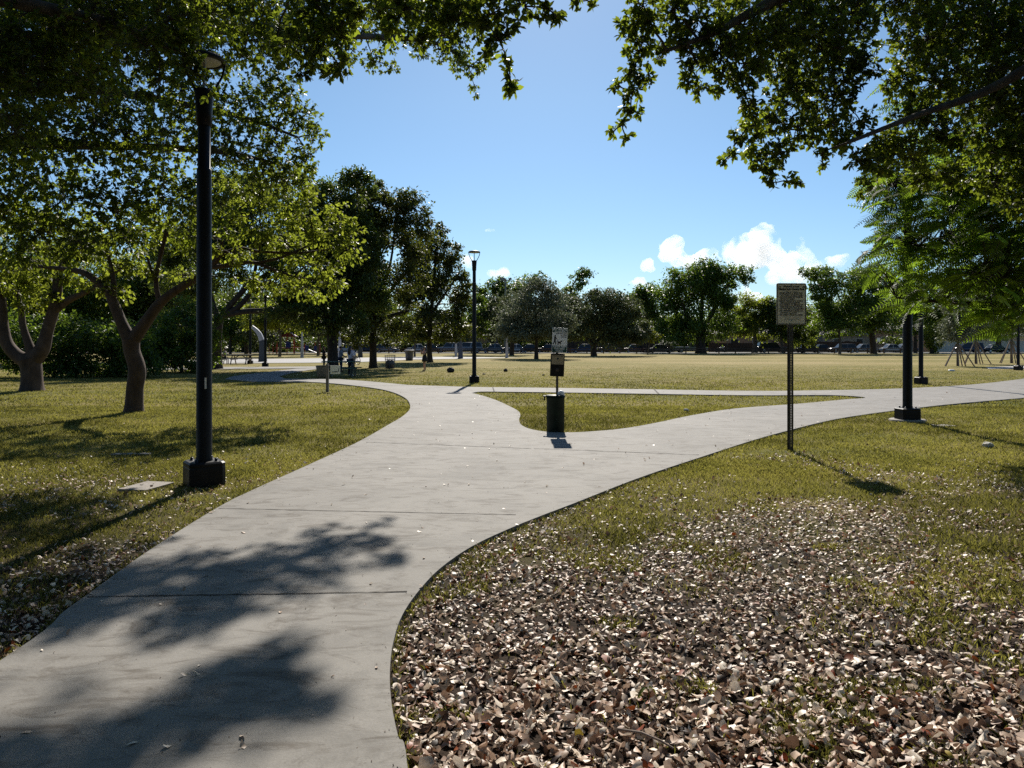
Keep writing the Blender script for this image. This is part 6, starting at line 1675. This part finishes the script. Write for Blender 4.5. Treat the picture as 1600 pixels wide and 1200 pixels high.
# ---- trees round the far side of the field: (label, D, trunk px polyline, blobs, material, leaf, bark)
FAR = [
 ('big dark tree behind the long hedge, under the upper left foliage', 62, [(95, 566, 6), (95, 530, 5), (97, 480, 4)], [(90, 470, 60, 36), (30, 480, 50, 34), (150, 470, 44, 34), (60, 430, 60, 34), (130, 430, 50, 34), (-30, 470, 60, 44), (100, 510, 60, 24), (0, 420, 60, 40)], 'lf_mid', 'bark_dark'),
 ('dark tree between the two smooth barked trees and the conical bush', 66, [(232, 566, 5), (233, 530, 4.4), (235, 480, 3.6)], [(230, 470, 46, 34), (190, 480, 36, 30), (275, 470, 40, 34), (230, 430, 46, 30), (270, 420, 44, 34), (200, 510, 40, 22), (250, 515, 40, 22), (310, 450, 40, 40)], 'lf_far_dark', 'bark_dark'),
 ('dull green tree behind the slim lamps on the far left', 118, [(385, 550, 3), (385, 530, 2.6), (386, 505, 2)], [(380, 488, 40, 20), (340, 488, 30, 22), (420, 483, 36, 20), (460, 484, 36, 18), (400, 470, 40, 20), (500, 490, 34, 16), (360, 512, 36, 12), (440, 500, 36, 10)], 'lf_far_dark', 'bark_dark'),
 ('low leafy tree behind the cars left of the tall trunk', 145, [(560, 549, 2), (560, 535, 1.8), (560, 520, 1.4)], [(560, 525, 26, 12), (600, 522, 28, 13), (640, 520, 28, 14), (530, 520, 24, 14), (680, 522, 26, 12), (710, 515, 22, 14), (745, 515, 22, 14)], 'lf_oak', 'bark_dark'),
 ('low leafy tree behind the two oaks in the middle', 146, [(870, 549, 2), (870, 535, 1.8), (870, 520, 1.4)], [(870, 515, 26, 16), (830, 515, 24, 14), (905, 512, 26, 16), (945, 512, 26, 16), (985, 515, 24, 16), (1025, 515, 24, 16), (790, 512, 26, 16), (870, 490, 28, 16), (960, 492, 28, 12)], 'lf_far_dark', 'bark_dark'),
 ('low spreading tree behind the peach houses on the right', 158, [(1290, 549, 2), (1290, 530, 1.8), (1290, 505, 1.4)], [(1240, 492, 30, 14), (1290, 490, 30, 18), (1340, 492, 30, 16), (1390, 490, 30, 18), (1440, 488, 30, 20), (1190, 492, 30, 14), (1145, 495, 26, 12), (1490, 490, 30, 20), (1300, 515, 30, 10)], 'lf_far_dark', 'bark_dark'),
 ('yellow green tree above the playground', 92, [(437, 556, 2.4), (438, 540, 2), (438, 520, 1.6)], [(420, 499, 26, 14), (450, 501, 26, 13), (470, 510, 18, 8), (400, 500, 20, 16), (440, 488, 30, 13)], 'lf_gumbo', 'bark_grey'),
 ('pale grey green tree between the bent fin and slim lamp', 105, [(408, 552, 2), (407, 535, 1.6), (407, 520, 1.2)], [(405, 510, 18, 16), (418, 522, 16, 10), (392, 520, 16, 12)], 'lf_oak', 'bark_grey'),
 ('far tree showing between the conical bush and picnic table', 110, [(360, 548, 2), (360, 530, 1.6), (360, 515, 1.2)], [(350, 515, 26, 16), (375, 520, 22, 12), (365, 498, 26, 14)], 'lf_mid', 'bark_dark'),
 ('grey green tree behind the people at the green table', 100, [(497, 555, 2.2), (497, 540, 2), (498, 525, 1.5)], [(490, 511, 22, 9), (510, 511, 22, 11), (530, 520, 18, 8), (560, 520, 22, 8)], 'lf_oak', 'bark_grey'),
 ('yellow green tree directly behind the middle lamp post', 104, [(741, 552, 2), (741, 538, 1.6), (740, 520, 1.2)], [(735, 488, 18, 18), (725, 505, 14, 12), (750, 505, 16, 16), (738, 520, 20, 9), (748, 480, 12, 14)], 'lf_mid', 'bark_dark'),
 ('silvery round oak left of the pet waste sign', 80, [(838, 560.5, 3.4), (838, 545, 2.8), (838, 528, 2.6), (838, 500, 2)], [(838, 480, 40, 24), (815, 490, 28, 22), (862, 492, 28, 22), (838, 460, 28, 14), (800, 505, 20, 16), (875, 508, 18, 15), (838, 510, 40, 15), (820, 525, 20, 8), (860, 522, 20, 8)], 'lf_silver', 'bark_dark'),
 ('broad olive green oak on a leaning trunk right of the pet sign', 99, [(928, 556, 5), (927, 546, 4.4), (927, 536, 4)], [(930, 485, 40, 22), (900, 492, 26, 24), (965, 495, 30, 24), (945, 465, 26, 12), (915, 470, 24, 13), (988, 505, 22, 20), (930, 512, 44, 16), (975, 522, 24, 10), (890, 515, 18, 12), (1000, 520, 12, 10)], 'lf_oak', 'bark_dark'),
 ('tree trunk pair tree just right of the pale grey fin', 104, [(799.5, 554, 3.6), (800, 545, 3.4), (801, 525, 3)], [(795, 500, 26, 22), (775, 510, 20, 16), (800, 478, 20, 14), (780, 485, 16, 14), (810, 520, 20, 8)], 'lf_oak', 'bark_dark'),
 ('tall tree beside the floodlight mast', 135, [(775, 550, 2.5), (776, 520, 2), (778, 480, 1.2)], [(752, 462, 10, 12), (768, 445, 10, 8), (810, 470, 16, 14), (790, 480, 16, 16), (770, 465, 14, 14), (785, 455, 14, 14), (800, 448, 16, 11), (820, 447, 16, 12), (765, 490, 16, 16), (842, 433, 9, 6), (838, 442, 8, 6), (755, 478, 8, 10)], 'lf_mid', 'bark_grey'),
 ('tall thin tree with a tuft leaning right above the oak', 138, [(886, 550, 2), (886, 500, 1.6), (892, 455, 1.2), (903, 432, 1)], [(907, 428, 12, 6), (914, 425, 8, 5), (903, 438, 11, 7), (895, 448, 10, 6), (888, 456, 9, 5), (880, 475, 16, 14)], 'lf_mid', 'bark_grey'),
 ('dark round tree left of the big banyan', 128, [(1012, 550, 3), (1012, 530, 2.6), (1011, 500, 2)], [(1010, 460, 18, 13), (995, 468, 14, 13), (1025, 472, 14, 16), (1010, 485, 20, 16), (1025, 505, 12, 16), (1000, 452, 9, 6)], 'lf_mid', 'bark_dark'),
 ('large banyan with a crown leaning right over the pickup truck', 122, [(1095, 552, 9), (1095, 540, 7.5), (1094, 520, 7)], [(1090, 470, 40, 30), (1058, 455, 24, 20), (1062, 490, 26, 26), (1050, 435, 14, 9), (1110, 440, 30, 20), (1098, 420, 18, 9), (1115, 425, 16, 10), (1140, 432, 18, 10), (1160, 423, 11, 7), (1168, 435, 8, 9), (1128, 450, 18, 16), (1130, 485, 18, 26), (1075, 520, 30, 14), (1115, 518, 28, 14), (1140, 462, 8, 12), (1080, 440, 24, 16), (1050, 515, 14, 12)], 'lf_mid', 'bark_dark'),
 ('tree with a yellow tinge between the banyan and the rules sign', 126, [(1180, 552, 3.8), (1180, 540, 3.4), (1179, 520, 2.6)], [(1178, 485, 24, 16), (1160, 495, 16, 13), (1198, 490, 18, 15), (1185, 470, 18, 8), (1170, 515, 20, 11), (1195, 515, 18, 12), (1150, 512, 14, 8)], 'lf_gumbo', 'bark_grey'),
 ('dull green tree directly behind the rules sign panel', 124, [(1222, 552, 3), (1222, 540, 2.4), (1220, 520, 2)], [(1215, 490, 20, 16), (1235, 500, 22, 16), (1210, 515, 18, 12), (1240, 522, 22, 10), (1255, 510, 16, 12), (1220, 472, 14, 7)], 'lf_far_dark', 'bark_grey'),
 ('spreading flat topped tree right of the rules sign', 115, [(1312, 552, 2.2), (1313, 535, 2), (1311, 520, 1.8), (1314, 508, 1.5)], [(1300, 432, 26, 10), (1275, 424, 16, 7), (1262, 428, 10, 6), (1325, 440, 22, 11), (1295, 452, 22, 12), (1275, 445, 12, 9), (1310, 475, 30, 18), (1335, 460, 18, 14), (1285, 495, 24, 16), (1325, 500, 30, 16), (1345, 480, 18, 16), (1300, 515, 26, 9), (1278, 470, 12, 9)], 'lf_mid', 'bark_grey'),
 ('dark forked trunk tree behind the silver sedan', 118, [(1365, 552.5, 5), (1364, 540, 4.4), (1362, 520, 4)], [(1360, 430, 18, 11), (1380, 425, 16, 9), (1375, 450, 22, 14), (1395, 445, 16, 12), (1365, 475, 24, 16), (1390, 480, 20, 16), (1350, 500, 24, 15), (1380, 508, 26, 12), (1345, 447, 10, 9)], 'lf_mid', 'bark_dark'),
 ('tree glimpsed between the two thick lamp posts', 128, [(1430, 552, 3), (1430, 535, 2.6), (1430, 515, 2)], [(1420, 470, 22, 18), (1440, 480, 20, 18), (1415, 500, 20, 14), (1450, 505, 20, 13), (1432, 455, 20, 11), (1405, 455, 14, 12), (1470, 480, 14, 16)], 'lf_mid', 'bark_dark'),
 ('dark dense tree behind the staked young trees', 134, [(1560, 550, 4), (1560, 530, 3.6), (1560, 510, 3)], [(1555, 480, 26, 24), (1580, 470, 26, 26), (1530, 470, 26, 20), (1500, 465, 26, 18), (1560, 505, 20, 14), (1600, 490, 26, 26), (1540, 445, 30, 16), (1480, 455, 20, 16), (1640, 490, 30, 28)], 'lf_far_dark', 'bark_dark'),
 ('yellow sapling with a thin leaning trunk in front of the brown house', 110, [(1012, 553.5, .9), (1013, 545, .7), (1014.5, 536, .6), (1015, 524, .5)], [(1015, 520, 9, 7), (1010, 527, 8, 6), (1021, 524, 7, 6), (1013, 514, 6, 4)], 'lf_bright', 'bark_grey'),
 ('slim far trunk tree between the black car and the standing person', 90, [(648, 557, 1.6), (648, 545, 1.4), (648, 530, 1.2)], [(640, 520, 20, 9), (655, 515, 20, 10), (625, 526, 14, 7)], 'lf_oak', 'bark_grey'),
]
for i, (lb, D, tr, bl, lm, bk) in enumerate(FAR):
    bare = 'leaning trunk right of' in lb
    limbs = [tr]
    if bare: limbs += [[(926, 538, 3), (915, 525, 2), (905, 508, 1.2)], [(928, 538, 3), (942, 524, 2.2), (955, 508, 1.2)], [(927, 538, 3), (929, 515, 2)]]
    if 'banyan with' in lb: limbs += [[(1094, 522, 5), (1075, 495, 3.4), (1062, 465, 2)], [(1095, 522, 5), (1112, 490, 3.6), (1130, 455, 2.4), (1150, 432, 1.4)], [(1095, 522, 4), (1096, 480, 3), (1100, 435, 1.6)]]
    tree(lb, D, limbs, bl, 'q', .0031 * D, 1.9, M[lm], M[bk], 100 + i, clump=.36, nclump=9, group='trees beyond the field', twigs=D < 101, dj=.25, grow=1.3)
# ---- staked young silver trees
def staked(label, px, py, blobs, seed):
    g = G(px, py); D = g.y
    tree(label, D, [[(px, py, 1.6), (px, py - 20, 1.4), (px, py - 40, 1.2), (px + .5, py - 70, .9), (px, py - 92, .5)]], blobs, 'q', .16, 1.15, M['lf_silver'], M['bark_grey'], seed, name='young_tree', group='staked young trees', base_flare=False)
    t = bpy.data.objects[[o.name for o in bpy.data.objects if o.get('label') == label][0]]
    k = D / F
    for a, r in ((200, 1.15), (250, .5), (330, 1.05), (20, .8), (120, .9), (300, .35)):
        x, y = math.cos(R(a)) * r, math.sin(R(a)) * r
        MB().tube([(x, y, -.02), (x * .12, y * .12, 34 * k)], .045, 6).build('stake', M['stake'], t)
    MB().lathe([(.09, 31 * k), (.10, 32 * k), (.10, 34 * k), (.09, 35 * k)], 10).build('tie_band', M['galv'], t)
staked('staked young silver leaved tree nearest the thick lamp posts', 1496, 572, [(1492, 500, 22, 22), (1506, 490, 20, 20), (1484, 518, 17, 15), (1503, 515, 20, 14), (1495, 476, 17, 13), (1510, 505, 14, 18)], 81)
staked('staked young tree in the middle of the staked row, greener crown', 1524.5, 568.5, [(1530, 500, 19, 20), (1524, 518, 17, 13), (1538, 512, 14, 14), (1528, 482, 14, 12)], 82)
staked('staked young silver tree at the right frame edge behind the lamp post', 1580, 567.5, [(1578, 498, 17, 18), (1586, 512, 15, 15), (1572, 516, 14, 12), (1580, 482, 13, 12)], 83)
# ---- little palm by the brown house
def palm():
    D = 132; c = Vector(((1046 - 800) / F * D, D, 0)); t = empty('small_palm', 'small pale palm between the yellow sapling and the banyan', 'palm', c, 0, 'trees beyond the field')
    MB().tube([(0, 0, 0), (.05, 0, 1.0), (0, 0, 1.9)], [.16, .13, .1], 8).build('trunk', M['bark_grey'], t)
    rng = np.random.default_rng(5); V = []; T = []
    for i in range(26):
        a = rng.random() * 6.28; e = rng.uniform(-.1, 1.2); L = rng.uniform(1.3, 2.0)
        d = np.array([math.cos(a) * math.cos(e), math.sin(a) * math.cos(e), math.sin(e)]); s = np.cross(d, [0, 0, 1.0]); s /= np.linalg.norm(s) + 1e-6
        p0 = np.array([0, 0, 1.9])
        pts = [p0 + d * L * u - np.array([0, 0, .9 * u * u]) for u in (0, .35, .7, 1)]
        for q in range(3):
            for sg in (-1, 1):
                for w in range(3):
                    b = pts[q] + (pts[q + 1] - pts[q]) * w / 3; V += [b, b + (pts[q + 1] - pts[q]) * .22, b + s * sg * .42 + d * .25 - np.array([0, 0, .12]), b + s * sg * .42 + d * .2 - np.array([0, 0, .12])]; T.append(rng.random())
    link('crown', np_mesh('crown', np.array(V), 4, 0, np.array(T)), M['lf_silver'], t)
palm()
# ---- the far-off wood behind everything, with added trees behind the camera: one mass
def woods():
    rng = np.random.default_rng(77); C = []
    for i in range(420):
        x = -125 + 250 * (i + rng.random()) / 420; y = rng.uniform(156, 185); h = rng.uniform(6.0, 9.0) if x > -25 else rng.uniform(9, 15)
        r = rng.uniform(3, 5.5)
        n = 240
        u = rand_dir(rng, n) * (rng.uniform(.3, 1, n) ** .5)[:, None]
        C.append(np.array([x, y, h * .5]) + u * np.array([r, r * .7, h * .5]))
    for i in range(130):      # unseen trees added behind the camera to cut the sky fill
        x = -75 + 150 * (i + rng.random()) / 130; y = rng.uniform(-34, -24); h = rng.uniform(9, 14); r = rng.uniform(2.5, 4.5); n = 150
        u = rand_dir(rng, n) * (rng.uniform(.3, 1, n) ** .5)[:, None]
        C.append(np.array([x, y, h * .5]) + u * np.array([r, r * .7, h * .5]))
    C = np.concatenate(C); n = len(C)
    V, k_ = leaf_verts(C, rng.normal(0, 1, (n, 3)), rng.normal(0, .6, (n, 3)) + np.array([0, 0, .8]), rng.uniform(.7, 1.4, n), rng.uniform(.5, .9, n), False)
    tag(link('far_and_added_woods', np_mesh('far_and_added_woods', V, k_, 0, np.clip(rng.normal(.4, .25, n), 0, 1)), M['lf_far_dark']), 'dark line of trees closing the park behind the houses and cars, and unseen trees added behind the camera', 'trees', kind='stuff')
woods()
